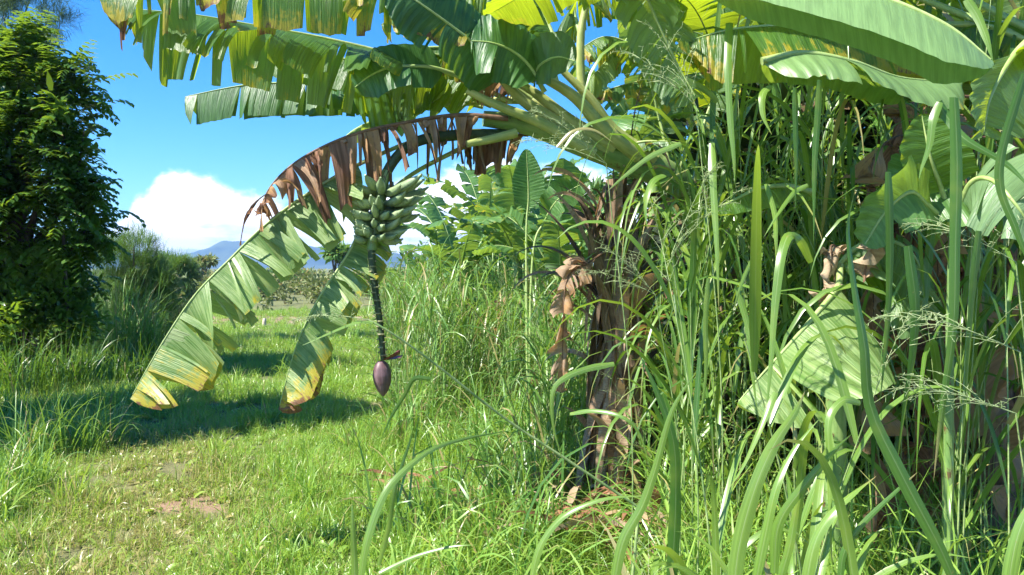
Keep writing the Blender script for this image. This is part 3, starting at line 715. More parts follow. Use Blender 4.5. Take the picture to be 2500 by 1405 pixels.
# near banana plant on the right whose leaves reach overhead
p2 = empty('banana_plant', at_ground(2750, 2.9), 'near banana plant outside the right edge holding the broad leaves overhead', 'banana plant')
b = MB(); a0 = np.array(at_ground(2750, 2.9)); zz = np.linspace(0, 1, 10)
b.tube(a0[None]+np.stack([-.1*zz, 0*zz, 2.5*zz-.05], -1), .1*(1-.4*zz), 12); b.build('pseudostem', M['stem'], p2)
tp = Vector(a0)+V3(-.1, 0, 2.3)
leaf(p2, [tp, tp+V3(-.6, -.1, .6), W(1500, -330, 2.6), W(1560, -60, 2.9), W(1640, 130, 3.0), W(1700, 240, 3.0)], .17, (-.6, -.3, -.4), (.6, .3, -.5), .8, .9, 11, 300, 'ban', 'leaf', 'dark leaf with a bright backlit edge hanging left of the overhead leaf', pet=.45, tip=.2)
leaf(p2, [tp, tp+V3(-.3, -.1, .5), W(1780, -330, 2.4), W(1600, -120, 2.5), W(1850, -85, 2.4), W(2100, -25, 2.25), W(2300, 55, 2.15), W(2425, 150, 2.1)][3:], .20,
     (-.15, -.62, -.62), (.2, .7, -.5), .25, .4, 0, 301, 'banmid', 'leaf', 'broad smooth pale green leaf stretching across the top right', pet=.0, tip=.28, base=.2, m=10, edge=.02, dry=(0, 0), fwd=.35, ripple=.15)
leaf(p2, [W(2560, 60, 3.2), W(2380, 60, 3.2), W(2180, 60, 3.1), W(1980, 60, 3.0), W(1800, 70, 3.0), W(1680, 100, 3.0)], .24, (0, -.4, -.8), (0, .5, -.7), .9, .8, 6, 302, 'ban', 'leaf', None, pet=.02, dry=(0, .35), edge=.3, spread=.1)
leaf(p2, [W(2500, 250, 3.0), W(2350, 200, 2.95), W(2200, 190, 2.9), W(2080, 150, 2.85), W(1960, 130, 2.85), W(1860, 150, 2.85)][::-1][0:5], .17, (.05, -.75, -.5), (0, .7, -.2), .7, .6, 2, 303, 'banmid', 'leaf', 'wavy leaf with a burnt yellow tip below the overhead leaf', pet=.0, dry=(0, .02), edge=.35, spread=.05, base=.1, tip=.1)
leaf(p2, [W(2560, 60, 2.6), W(2480, 130, 2.5), W(2420, 230, 2.45), W(2400, 330, 2.45)], .16, (-.6, -.4, -.5), (.7, .2, -.3), .4, .5, 2, 304, 'ban', pet=.05)
# unseen leaves added above the picture to shade the thicket
rc = np.random.default_rng(88)
for i in range(7):
    s0 = V3(rc.uniform(1.1, 2.0), rc.uniform(2.7, 3.8), 2.9+rc.uniform(0, .3)); a_ = rc.uniform(2.3, 4.3)
    e0 = s0+V3(math.cos(a_), math.sin(a_)*.7, .25)*.9; e1_ = s0+V3(math.cos(a_), math.sin(a_)*.7, 0)*1.8
    if i in (2, 5): continue       # these would shade the lit leaves below
    leaf(p2, [tp, s0, e0, e1_], .30, (-math.sin(a_), math.cos(a_), -.2), (math.sin(a_), -math.cos(a_), -.2), .3, .3, 5, 400+i, 'ban', pet=.35, dry=(0, .2), spread=.1)
# folded hanging leaf, lit stripes
t2 = empty('banana_sucker', at_ground(2050, 3.4), 'young banana shoot with a folded pale leaf hanging among the wide grass blades', 'banana shoot')
b = MB(); a0 = np.array(at_ground(2050, 3.4)); b.tube(np.array([a0, a0+[0, 0, .7], a0+[0, 0, 1.45]]), np.array([.06, .05, .03]), 10); b.build('pseudostem', M['stem'], t2)
leaf(t2, [W(2050, 650, 3.2), W(2045, 700, 3.1), W(1990, 770, 3.05), W(1920, 850, 3.0), W(1860, 915, 3.0), W(1800, 985, 3.0)], .40, (.50, -.62, -.50), (.3, .7, -.6), .2, .5, 2, 310, 'banpale', 'leaf', 'large folded pale leaf hanging like a tent with light stripes', pet=.18, dry=(0, 0), edge=.0, spread=.04, gap=.02, m=9, base=.05, tip=.5)
leaf(t2, [W(2040, 660, 3.3), W(2100, 600, 3.3), W(2180, 590, 3.25), W(2240, 640, 3.2), W(2265, 760, 3.2)], .34, (-.5, -.4, -.8), (.5, .4, -.7), .6, .6, 3, 311, 'ban', 'leaf', 'darker green leaf panel hanging beside the tent-like leaf', pet=.05, dry=(0, .05), spread=.05, m=8)
leaf(t2, [W(1980, 470, 3.3), W(1920, 455, 3.2), W(1850, 462, 3.1), W(1790, 490, 3.05), W(1728, 515, 3.0)], .10, (.1, -.5, -.75), (0, .5, -.8), .3, .3, 0, 312, 'ban', 'leaf', 'small bright folded leaf tip pointing left', pet=.0, tip=.6, base=.4, dry=(0, 0), edge=.05)
leaf(t2, [W(2060, 620, 3.2), W(2030, 600, 3.2), W(2030, 650, 3.15), W(2000, 740, 3.1)], .05, (-.6, -.3, -.6), (.6, -.3, -.6), .5, .5, 3, 313, 'drypale', 'dry_leaf', None, pet=.05, rib='ribdry', rr=.006, crum=.8)
leaf(t2, [W(2110, 690, 3.15), W(2115, 640, 3.15), W(2125, 600, 3.1), W(2120, 570, 3.1)], .05, (-.6, -.3, -.6), (.6, -.3, -.4), .5, .5, 2, 314, 'drypale', 'dry_leaf', None, pet=.05, rib='ribdry', rr=.006, crum=.8)
t3 = empty('banana_sucker', at_ground(2330, 2.9), 'young banana shoot with bright yellow-green leaves at the right', 'banana shoot')
b = MB(); a0 = np.array(at_ground(2330, 2.9)); b.tube(np.array([a0, a0+[0, 0, .9], a0+[0, 0, 1.75]]), np.array([.02, .018, .01]), 10); b.build('pseudostem', M['stem'], t3)
leaf(t3, [W(2330, 560, 2.9), W(2300, 470, 2.85), W(2270, 380, 2.8), W(2250, 280, 2.8)], .13, (-.8, -.3, .1), (.8, -.2, .1), .5, .5, 0, 320, 'ban', pet=.35, tip=.4, m=6)
leaf(t3, [W(2330, 560, 2.9), W(2260, 500, 2.8), W(2220, 470, 2.7), W(2160, 520, 2.7), W(2110, 600, 2.7)], .13, (.3, -.4, -.8), (-.3, -.3, .8), .4, .5, 2, 321, 'banfar', pet=.1, tip=.4)
leaf(t3, [W(2330, 540, 2.9), W(2370, 450, 2.8), W(2420, 440, 2.7), W(2480, 500, 2.6), W(2530, 580, 2.6)], .16, (-.3, -.4, -.8), (.4, -.3, .6), .4, .5, 2, 322, 'banfar', pet=.1, tip=.4)
leaf(t3, [W(2320, 560, 2.95), W(2330, 480, 2.95), W(2290, 450, 2.9), W(2200, 500, 2.9)], .22, (.3, -.6, -.6), (-.3, .5, .5), .3, .3, 0, 323, 'banfar', pet=.1, tip=.4)

# ---------------------------------------------------------------- tall guinea grass
def stalky_grass(b, bs, cx, cy, n, h, spread, lw, r, ll=(.45, .9), nleaf=6, colset=3, nseg=9, lean=(0, 0), az=None):
    """culms with arching blades at their nodes; returns culm tops"""
    tops = []
    for i in range(n):
        a = r.uniform(0, 6.283); rr = spread*math.sqrt(r.random())
        x, y = cx+rr*math.cos(a), cy+rr*math.sin(a)
        hh = h*r.uniform(.75, 1.1); la = r.uniform(0, 6.283); lk = r.uniform(.05, .28)*hh
        z = np.linspace(0, 1, 8)
        c = np.stack([x+(math.cos(la)*lk+lean[0])*z**2, y+(math.sin(la)*lk+lean[1])*z**2, hh*z], -1)
        bs.tube(c, np.linspace(.005, .0018, 8), 5); tops.append((c[-1], nrm(c[-1]-c[-2])))
        m = nleaf
        tt = np.linspace(.12, .97, m)+r.normal(0, .03, m); tt = np.clip(tt, .03, 1)
        k = tt*7; i0 = np.clip(k.astype(int), 0, 6); f = (k-i0)[:, None]
        base_ = c[i0]*(1-f)+c[i0+1]*f
        az_ = (np.arange(m)*math.pi+r.uniform(0, 6.28)+r.normal(0, .5, m)) if az is None else r.normal(az, .9, m)
        blades(b, base_, dirs(az_, np.radians(r.uniform(52, 82, m))), r.uniform(*ll, m)*(.7+.3*h/2), r.uniform(lw*.6, lw, m), r.uniform(1.2, 3.4, m), nseg, colset, twist=.7, r=r, keel=.22)
    return tops
def panicle(b, p, d0, L, r, nb=16):
    """open, wispy seed head"""
    P, D = march(np.array([p]), np.array([d0]), np.array([L]), np.array([.5]), 8)
    b.tube(P[0], np.linspace(.0016, .0006, 9), 3)
    for j in range(nb):
        k = r.integers(1, 8); q = P[0][k]; a = r.uniform(0, 6.28)
        dd = nrm(D[0][k]*.8+np.array([math.cos(a), math.sin(a), .1])*r.uniform(.5, .9))
        Q, _ = march(np.array([q]), np.array([dd]), np.array([L*.55*(1.1-k/10)*r.uniform(.6, 1.1)]), np.array([.8]), 5)
        b.tube(Q[0], np.linspace(.0009, .0004, 6), 3)
        for s in range(5):
            w_ = Q[0][s]+(Q[0][s+1]-Q[0][s])*r.random()
            e = nrm(r.normal(0, 1, 3))*r.uniform(.006, .02)
            b.tube(np.array([w_, w_+e*.6, w_+e]), np.array([.0004, .0010, .0004]), 3)

# the uncountable wall of tall grass at the right and behind
def grass_wall():
    r = np.random.default_rng(50); b = MB(); bs = MB(); bp_ = MB()
    spots = []
    for i in range(48):       # middle distance wall, left boundary runs back from the stem
        Y = r.uniform(5.6, 12); px = r.uniform(1040 if Y > 8 else 1330, 1620); spots.append((px, Y, r.uniform(.9, 1.5), .018, 7))
    for i in range(90): Y = r.uniform(7.6, 13); spots.append((r.uniform(930+max(0, 9.5-Y)*60, 1420), Y, r.uniform(1.05, 1.45), .018, 9))
    for i in range(9): Y = r.uniform(3.6, 6.0); px = r.uniform(1700, 2600); spots.append((px, Y, r.uniform(1.3, 2.2) if px > 1850 else r.uniform(1., 1.6), .026, 5))
    for i in range(26): px = r.uniform(1330, 1700); Y = r.uniform(4.3 if px > 1610 else 5.35, 6.2); spots.append((px, Y, r.uniform(.5, 1.0), .022, 5))
    for i in range(12): Y = r.uniform(6, 9); spots.append((r.uniform(1600, 2600), Y, r.uniform(1.4, 2.4), .02, 5))
    for px, Y, h, lw, n in spots:
        p = at_ground(px, Y)
        tops = stalky_grass(b, bs, p.x, p.y, n, h, .25, lw, r, nseg=7, colset=2 if Y > 6 else 3)
        for tpt, d_ in tops[:2]:
            if r.random() < .45: panicle(bp_, tpt, d_, .34, r, 10)
    o = b.build('tall_grass', M['tall']); tag(o, 'dense wall of tall green guinea grass under the banana plants', 'tall grass', kind='stuff')
    q = bs.build('stalks', M['stalk'], o); q['kind'] = 'stuff'
    q = bp_.build('seed_heads', M['seed'], o); q['kind'] = 'stuff'
grass_wall()
def curtain():
    """long blades hanging from tall culms, the dense front of the thicket"""
    r = np.random.default_rng(52); b = MB(); b2 = MB(); bs = MB(); n = 0
    while n < 115:
        px = r.uniform(1620, 2620); Y = r.uniform(2.7, 5.2)
        if 1740 < px < 2320 and Y < 3.65: continue
        if px < 1760 and Y < 3.4: continue
        if px > 2260 and r.random() < .45: continue
        n += 1; p = at_ground(px, Y); h = r.uniform(1.5, 2.9) if px > 1760 else r.uniform(1.2, 2.2)
        z = np.linspace(0, 1, 8); la = r.uniform(0, 6.28); lk = r.uniform(.03, .3)
        c = np.stack([p.x+math.cos(la)*lk*z**2, p.y+math.sin(la)*lk*z**2, h*z], -1)
        bs.tube(c, np.linspace(.004, .0014, 8), 5)
        m = 8; tt = np.clip(np.linspace(.35, 1, m)+r.normal(0, .04, m), 0, 1); k_ = tt*7; i0 = np.clip(k_.astype(int), 0, 6); f = (k_-i0)[:, None]
        base_ = c[i0]*(1-f)+c[i0+1]*f
        az = np.arange(m)*math.pi+r.uniform(0, 6.28)+r.normal(0, .5, m)
        blades(b if r.random() < .6 else b2, base_, dirs(az, np.radians(r.uniform(50, 85, m))), r.uniform(.6, 1.45, m), r.uniform(.012, .034, m), r.uniform(2.4, 6., m), 11, 3, twist=.6, r=r, keel=.25)
    o = b.build('hanging_grass', M['guinea']); tag(o, 'curtain of long grass blades hanging in front of the dark thicket', 'hanging grass', kind='stuff')
    for q, mt, nm in ((b2, 'guineadark', 'darker_blades'), (bs, 'stalk', 'stalks')):
        x = q.build(nm, M[mt], o); x['kind'] = 'stuff'
curtain()
def edge_tangle():
    r = np.random.default_rng(53); b = MB()
    for i in range(300):
        px = r.uniform(980, 2550); Y = r.uniform(2.3, 4.6)
        if px < 1330 and Y < 3.2 + (1330-px)/500: continue
        if 1780 < px < 2150 and Y < 2.6: continue
        if 1330 < px < 1640 and Y > 3.0: continue
        if px > 1640 and r.random() < .35: continue
        p = at_ground(px, Y); n = 15; a = r.uniform(0, 6.28, n); top_ = .45 if px < 1400 else .75
        base_ = np.stack([p.x+r.normal(0, .05, n), Y+r.normal(0, .05, n), np.zeros(n)], -1)
        blades(b, base_, dirs(a, np.radians(r.uniform(48, 84, n))), r.uniform(.35, 1.25, n)*top_*1.25, r.uniform(.005, .014, n), r.uniform(1.2, 4, n), 9, 2, twist=.6, r=r)
    tag(b.build('tangled_grass', M['lawn']), 'tangle of thin arching grass leaves in the lower centre and right', 'tangled grass', kind='stuff')

# low leafy undergrowth along the edge between turf and tall grass
def edge_growth():
    r = np.random.default_rng(51); b = MB()
    for i in range(120):
        Y = r.uniform(3.9, 9.5); xe = W(1330 if Y < 6 else 1080, 0, Y).x - .35*(Y < 5)
        x = xe+r.uniform(-.5, 1.6)
        if .15 < x < .95 and 3.9 < Y < 5.2 and r.random() < .5: continue
        n = 26; a = r.uniform(0, 6.28, n)
        base_ = np.stack([x+r.normal(0, .08, n), Y+r.normal(0, .08, n), np.zeros(n)], -1)
        blades(b, base_, dirs(a, np.radians(r.uniform(50, 85, n))), r.uniform(.3, .85, n), r.uniform(.008, .018, n), r.uniform(1, 3, n), 6, 2, twist=.6, r=r)
    tag(b.build('rough_grass', M['tall']), 'knee-high rough grass fringing the turf at the foot of the bananas', 'rough grass', kind='stuff')
edge_growth()
edge_tangle()

# ---------------------------------------------------------------- individual foreground grass clumps with wide blades
def hero_blade(parent, pts, wd_, seed, mat='guinea', tw0=0., tw1=0., face=None, name='blade', n=26, wide0=.7):
    """one wide blade along a traced centre line; face: direction the flat side looks"""
    wd = wd_*.66; r_ = np.random.default_rng(seed+int(wd_*1e5))
    C = spline(pts, n); C = C+r_.normal(0, 1, 3)[None]*.003*np.sin(np.linspace(0, 6, n)+r_.uniform(0, 6))[:, None]; T = nrm(np.gradient(C, axis=0)); s = np.linspace(0, 1, n)
    tw1 = tw1+r_.normal(0, .45)
    f = nrm(np.array(face if face is not None else (0.1, -1, .15), float))
    S = nrm(np.cross(T, f)); N_ = nrm(np.cross(S, T))
    a = tw0+(tw1-tw0)*s; S2 = S*np.cos(a)[:, None]+N_*np.sin(a)[:, None]; N2 = nrm(np.cross(T, S2))
    prof = np.minimum(1, wide0+s*2.5)*np.clip(1-s**2.4, 0, 1)*(1+.05*np.sin(s*23+seed))+.01
    lat = np.array([-1, -.5, 0, .5, 1]); kee = np.array([.0, .12, .22, .12, 0])
    P = C[:, None]+S2[:, None]*(lat[None, :]*prof[:, None]*wd/2)[..., None]-N2[:, None]*(kee[None, :]*prof[:, None]*wd/2)[..., None]
    A = np.zeros(P.shape); A[..., 0] = s[:, None]*.97; A[..., 1] = ((lat+1)/2)[None]; A[..., 2] = (seed*.37) % 1
    b = MB(); b.grid(P, A); return b.build(name, M[mat], parent)
def clump(name_loc, label, blist, fill=0, h=1., seed=0, mat='guinea', lw=.03, group='wide-bladed grass clumps in the foreground', lean=(0, 0), pan=0):
    t = empty('grass_clump', name_loc, label, 'grass clump', group)
    for i, (pts, wd, kw) in enumerate(blist):
        hero_blade(t, [W(*p) for p in pts], wd, seed*13+i, **{'mat': mat, **kw})
    if fill:
        r = np.random.default_rng(seed+900); b = MB(); bs = MB()
        tops = stalky_grass(b, bs, name_loc[0], name_loc[1], fill, h, .16, lw, r, nseg=10, lean=lean)
        b.build('foliage', M[mat], t); bs.build('stalks', M['stalk'], t)
        if pan:
            q = MB()
            for tpt, d_ in tops[:pan]: panicle(q, tpt, d_, .35, r, 16)
            q.build('seed_head', M['seed'], t)
    return t
k = dict
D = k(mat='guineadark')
clump(at_ground(1900, 2.3), 'clump with the tall pale blade folded over like a ribbon, centre right', [
    ([(1985, 640, 2.35), (1960, 590, 2.3), (1925, 578, 2.25), (1900, 640, 2.2), (1885, 760, 2.18), (1880, 900, 2.16), (1876, 1010, 2.15)], .046, k(face=(-.5, -1, .4), wide0=.5)),
    ([(1780, 60, 2.5), (1778, 150, 2.45), (1783, 280, 2.42), (1790, 380, 2.4), (1793, 455, 2.4)], .034, k(face=(-.3, -1, .3), wide0=.9)),
    ([(1738, 350, 2.6), (1740, 420, 2.55), (1745, 520, 2.52), (1750, 620, 2.5), (1755, 760, 2.5)], .036, k(face=(-.3, -1, .3))),
    ([(1940, 215, 2.3), (1942, 300, 2.3), (1944, 400, 2.3), (1940, 520, 2.3)], .028, k(face=(.2, -1, -.1), **D)),
    ([(1998, 200, 2.25), (1994, 320, 2.25), (1990, 430, 2.25), (1984, 600, 2.25)], .030, k(face=(.2, -1, -.1), **D)),
    ([(1880, 210, 2.5), (1860, 230, 2.45), (1865, 280, 2.42), (1885, 330, 2.4)], .035, k(face=(-.5, -1, .4))),
    ([(1975, 450, 2.4), (1940, 470, 2.4), (1900, 520, 2.35), (1865, 580, 2.3)], .022, k()),
    ([(1870, 450, 2.5), (1890, 520, 2.45), (1895, 590, 2.4), (1897, 680, 2.4)], .026, k()),
    ([(1860, 600, 2.4), (1830, 650, 2.38), (1805, 710, 2.35), (1790, 760, 2.35)], .020, k()),
    ([(1735, 675, 2.6), (1790, 690, 2.5), (1850, 710, 2.4), (1900, 745, 2.35)], .03, k(face=(0, -.6, .8))),
    ([(1800, 700, 2.5), (1825, 800, 2.48), (1835, 900, 2.46), (1850, 1000, 2.45)], .03, k()),
], 4, 1.4, 1, pan=2, lw=.032)
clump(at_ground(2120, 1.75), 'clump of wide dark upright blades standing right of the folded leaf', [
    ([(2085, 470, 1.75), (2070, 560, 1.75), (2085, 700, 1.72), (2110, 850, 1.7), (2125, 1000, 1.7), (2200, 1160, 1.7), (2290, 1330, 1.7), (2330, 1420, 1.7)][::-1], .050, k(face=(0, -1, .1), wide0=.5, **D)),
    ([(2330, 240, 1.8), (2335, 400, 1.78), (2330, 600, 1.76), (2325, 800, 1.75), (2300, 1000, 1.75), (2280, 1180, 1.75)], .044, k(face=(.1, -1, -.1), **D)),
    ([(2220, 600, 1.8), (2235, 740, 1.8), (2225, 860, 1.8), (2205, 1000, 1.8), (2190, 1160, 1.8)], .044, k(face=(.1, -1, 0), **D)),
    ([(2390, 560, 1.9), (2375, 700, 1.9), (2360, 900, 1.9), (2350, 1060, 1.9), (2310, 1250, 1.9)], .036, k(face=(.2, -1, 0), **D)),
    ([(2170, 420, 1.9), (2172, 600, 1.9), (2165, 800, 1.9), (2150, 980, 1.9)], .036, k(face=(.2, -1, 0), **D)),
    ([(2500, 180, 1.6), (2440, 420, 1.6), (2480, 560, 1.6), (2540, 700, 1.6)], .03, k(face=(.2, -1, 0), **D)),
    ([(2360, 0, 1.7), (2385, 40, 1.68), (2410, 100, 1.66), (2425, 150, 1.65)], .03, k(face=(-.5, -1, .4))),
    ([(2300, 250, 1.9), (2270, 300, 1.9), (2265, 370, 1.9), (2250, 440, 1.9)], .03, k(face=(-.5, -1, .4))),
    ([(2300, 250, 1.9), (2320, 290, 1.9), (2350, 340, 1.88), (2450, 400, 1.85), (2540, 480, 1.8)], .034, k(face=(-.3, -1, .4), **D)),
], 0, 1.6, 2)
clump(at_ground(1800, 1.75), 'bright fan of broad blades rising from the bottom right', [
    ([(1790, 1470, 1.7), (1810, 1330, 1.7), (1850, 1180, 1.7), (1890, 1080, 1.72), (1935, 1010, 1.75), (1965, 955, 1.78)], .050, k(face=(-.3, -1, .5))),
    ([(1840, 1470, 1.75), (1860, 1330, 1.75), (1890, 1200, 1.75), (1940, 1100, 1.78), (2010, 1015, 1.8)], .034, k(face=(-.3, -1, .5))),
    ([(1890, 1400, 1.8), (1900, 1280, 1.8), (1960, 1190, 1.8), (2030, 1110, 1.82), (2080, 1060, 1.85)], .036, k(face=(-.3, -1, .5))),
    ([(1960, 1470, 1.7), (1990, 1330, 1.7), (2040, 1250, 1.7), (2090, 1200, 1.72), (2140, 1160, 1.75)], .036, k(face=(-.3, -1, .5))),
    ([(2100, 985, 1.9), (2060, 980, 1.88), (2025, 1030, 1.86), (2025, 1130, 1.85), (2025, 1280, 1.84), (2030, 1380, 1.84)], .028, k(face=(-.3, -1, .4))),
    ([(1900, 1420, 1.9), (1930, 1320, 1.9), (1945, 1250, 1.9), (1960, 1180, 1.9)], .03, k(face=(-.3, -1, .5))),
    ([(2050, 1420, 1.7), (2060, 1350, 1.7), (2100, 1290, 1.7), (2190, 1200, 1.7), (2240, 1150, 1.7)], .022, k(face=(-.3, -1, .5), **D)),
    ([(1895, 960, 2.0), (1880, 1000, 1.98), (1850, 1060, 1.96), (1810, 1140, 1.95), (1775, 1200, 1.95)], .026, k(face=(-.3, -1, .5))),
    ([(2450, 1470, 1.6), (2480, 1330, 1.6), (2520, 1230, 1.6), (2560, 1150, 1.6)], .04, k(face=(-.3, -1, .4))),
], 5, .85, 3, lw=.036)
clump(at_ground(1640, 2.1), 'dark clump with one blade leaning left near the brown stems', [
    ([(1640, 1470, 2.1), (1650, 1300, 2.1), (1650, 1200, 2.1), (1640, 1080, 2.1), (1600, 960, 2.1), (1560, 860, 2.1)], .05, k(face=(0, -1, .1), **D)),
    ([(1490, 1470, 2.0), (1520, 1330, 2.0), (1570, 1240, 2.0), (1600, 1150, 2.0), (1640, 1000, 2.0), (1700, 900, 2.0)], .040, k(face=(-.3, -1, .3))),
    ([(1295, 1420, 2.1), (1320, 1330, 2.1), (1380, 1260, 2.1), (1480, 1220, 2.1), (1600, 1210, 2.1)], .030, k(face=(-.2, -.7, .8))),
    ([(1500, 885, 2.3), (1440, 895, 2.28), (1385, 920, 2.26), (1350, 960, 2.25), (1350, 1040, 2.25), (1375, 1130, 2.25)], .028, k(face=(-.2, -1, .4))),
    ([(1390, 1010, 2.5), (1450, 1005, 2.45), (1520, 1020, 2.4), (1560, 1060, 2.4), (1590, 1160, 2.4)], .022, k(face=(-.2, -.8, .6))),
    ([(1480, 470, 2.5), (1530, 430, 2.5), (1590, 380, 2.5), (1660, 350, 2.5)][::-1], .026, k(face=(-.2, -1, .2))),
    ([(1620, 430, 2.3), (1590, 450, 2.25), (1578, 500, 2.22), (1580, 560, 2.2)], .036, k(face=(-.4, -1, .4))),
    ([(1360, 360, 2.6), (1400, 320, 2.6), (1450, 318, 2.6), (1500, 350, 2.6)], .02, k(face=(-.2, -1, .6))),
    ([(1730, 680, 2.2), (1725, 800, 2.2), (1720, 920, 2.2), (1700, 1060, 2.2)], .022, k()),
], 2, .5, 4, lw=.03, pan=1)
clump(at_ground(900, 1.95), 'clump at the bottom centre with one long blade arching up to the right', [
    ([(870, 1470, 1.9), (890, 1330, 1.9), (930, 1220, 1.92), (980, 1160, 1.95), (1060, 1100, 2.0), (1150, 1070, 2.05), (1250, 1050, 2.1)], .030, k(face=(-.3, -.8, .6))),
    ([(862, 1440, 2.0), (864, 1350, 2.0), (864, 1280, 2.0), (858, 1225, 2.0)], .026, k(face=(-.1, -1, .2))),
    ([(925, 1380, 2.1), (950, 1280, 2.1), (965, 1190, 2.1), (1000, 1080, 2.15), (1010, 1040, 2.2)], .022, k(face=(-.1, -1, .2))),
    ([(1050, 925, 2.2), (1010, 925, 2.2), (985, 970, 2.2), (955, 1020, 2.2), (930, 1075, 2.2)], .020, k(face=(.3, -1, 0), **D)),
    ([(930, 1400, 2.0), (1010, 1360, 2.0), (1100, 1335, 2.0), (1170, 1330, 2.0)], .018, k(face=(-.1, -.8, .6))),
], 0, .5, 5)
# long thin flowering stalk crossing in front
t = empty('grass_stalk', at_ground(1500, 2.4), 'long thin bent grass stalk crossing in front of the hanging flower bud', 'grass stalk')
b = MB(); cpts = [W(1560, 1240, 2.5), W(1380, 1120, 2.45), W(1230, 1020, 2.4), W(1050, 880, 2.3), W(950, 810, 2.25), W(900, 782, 2.25)]
b.tube(spline(cpts, 30), np.linspace(.005, .003, 30), 6); b.tube(spline([at_ground(1500, 2.4), cpts[0]], 6), .005, 6); b.build('stalk', M['stalk'], t)
hero_blade(t, [W(915, 785, 2.25), W(870, 790, 2.24), W(810, 812, 2.22), W(740, 842, 2.2)], .022, 5, face=(0, -.5, .8))
q = MB(); r = np.random.default_rng(5); panicle(q, np.array(W(905, 782, 2.25)), np.array([-.9, -.1, .15]), .22, r, 18); q.build('seed_head', M['seed'], t)
# seed heads seen in front of crown and shade
SH = 'wispy grass seed heads in front of the bananas'
for i, (px, py, Y, dx, lab) in enumerate([(1480, 400, 2.8, -.6, 'wispy seed head over the petioles of the leaning banana'), (1700, 260, 2.6, -.3, 'wispy seed head against the leaves at upper right of centre'), (1640, 620, 2.6, .2, 'wispy seed head halfway up right of the brown stem'),
                                     (2490, 860, 1.6, -.6, 'seed head with beaded branches at the right edge'), (2480, 640, 2.0, -.5, 'seed head drooping over the dark wide blades'), (1600, 720, 3.0, -.5, 'seed head low beside the orange-brown dead leaf'), (2480, 1010, 1.7, -.7, 'lower beaded seed head by the right edge')]):
    g_ = at_ground(px+60, Y+.1)
    t = empty('seed_stalk', g_, lab, 'seed head', SH)
    b = MB(); tip_ = W(px, py, Y); b.tube(spline([g_, (g_+tip_)*.5+V3(.05, 0, .1), tip_], 14), np.linspace(.003, .0018, 14), 5); b.build('stalk', M['stalk'], t)
    q = MB()
    for z in range(1 if Y < 2.1 else 2): panicle(q, np.array(tip_), nrm(np.array([dx, -.1, .25+.3*z])), .32, r, 18)
    q.build('seed_head', M['seed'], t)

# ---------------------------------------------------------------- trees
def crown(b, blobs, n, kind, r, size):
    """compound leaves spread through a set of ellipsoids"""
    vol = np.array([q[3]*q[4]*q[5] for q in blobs])**.67; pick = r.choice(len(blobs), n, p=vol/vol.sum())
    B = np.array(blobs)[pick]
    dr = nrm(r.normal(0, 1, (n, 3))); rad = r.uniform(.5, 1.05, n)**.6
    P = B[:, :3]+dr*B[:, 3:6]*rad[:, None]*(1+.12*np.sin(dr[:, :1]*9+dr[:, 1:2]*7))
    if n > 600:                       # leaves gather in sprays, with dark gaps between them
        k_ = r.integers(0, max(1, n//22), n); P = P[k_]*.72+P*.28 if False else P[k_]+r.normal(0, 1, (n, 3))*B[:, 3:6]*.13; dr = nrm(P-B[:, :3])*.6+dr[k_]*.6
    out = nrm(dr+np.array([0, 0, .3])+r.normal(0, .6, (n, 3)))
    if kind == 'frond':
        L = size*r.uniform(.7, 1.3, n); seg = 6
        Q, D = march(P, out, L, r.uniform(.6, 1.8, n), seg)
        h = nrm(out*np.array([1, 1, 0])+1e-3); S = np.stack([-h[:, 1], h[:, 0], 0*h[:, 0]], -1)
        for j in range(1, seg+1):
            for s in (-1, 1):
                dd = nrm(D[:, j]*.55+S*s+np.array([0, 0, -.15])+r.normal(0, .12, (n, 3)))
                blades(b, Q[:, j], dd, L*.42*(1.05-.5*j/seg), L*.17, np.full(n, .6), 2, 2, r=r, hint=dd+D[:, j]*.01, rnd=r.random(n))
    elif kind == 'leaf':
        blades(b, P, out, size*r.uniform(.6, 1.3, n), size*r.uniform(.3, .5, n), r.uniform(.3, 1.4, n), 3, 2, twist=.8, r=r)
    else:
        for j in range(7):
            dd = nrm(out+r.normal(0, .3, (n, 3))); blades(b, P+r.normal(0, size*.12, (n, 3)), dd, size*r.uniform(.6, 1.3, n), np.full(n, size*.035), r.uniform(.3, 1.2, n), 2, 2, r=r)
def limbs(base_, blobs, r0, seed):
    r = np.random.default_rng(seed); b = MB(); base_ = np.array(base_)
    top = np.array([np.mean([q[0] for q in blobs])*.3+base_[0]*.7, base_[1], max(q[2] for q in blobs)])
    tr = spline([base_-[0, 0, .1], base_+(top-base_)*.35+r.normal(0, .08, 3), base_+(top-base_)*.7+r.normal(0, .15, 3), top], 16)
    b.tube(tr, r0*(1-.8*np.linspace(0, 1, 16)), 9)
    for q in blobs:
        c = np.array(q[:3]); k = int(np.clip((c[2]-base_[2])/(top[2]-base_[2]+.01)*10-2, 1, 12))
        for z in range(2):
            e = c+nrm(r.normal(0, 1, 3))*np.array(q[3:6])*.6
            b.tube(spline([tr[k], (tr[k]+e)/2+r.normal(0, .12, 3), e], 8), np.linspace(r0*.35, .008, 8), 6)
    return b
def tree(px, Y, blobs, n, kind, size, mat, label, name='tree', cat='tree', r0=.12, seed=0, group=None, wz=None):
    g = at_ground(px, Y); r = np.random.default_rng(seed)
    bl = []
    for (bx, bz_, rx, ry, dy) in blobs:          # px, py, radii in px, depth offset
        c = W(bx, bz_, Y+dy); bl.append((c.x, c.y, c.z, rx/F*Y, rx/F*Y*.9, ry/F*Y))
    t = empty(name, g, label, cat, group)
    limbs(g, bl, r0, seed).build('trunk', M['bark'], t)
    b = MB(); crown(b, bl, n, kind, r, size)
    if kind == 'frond': crown(b, bl, int(n*.7), 'leaf', r, size*.55)
    b.build('crown', M[mat], t)
    return t
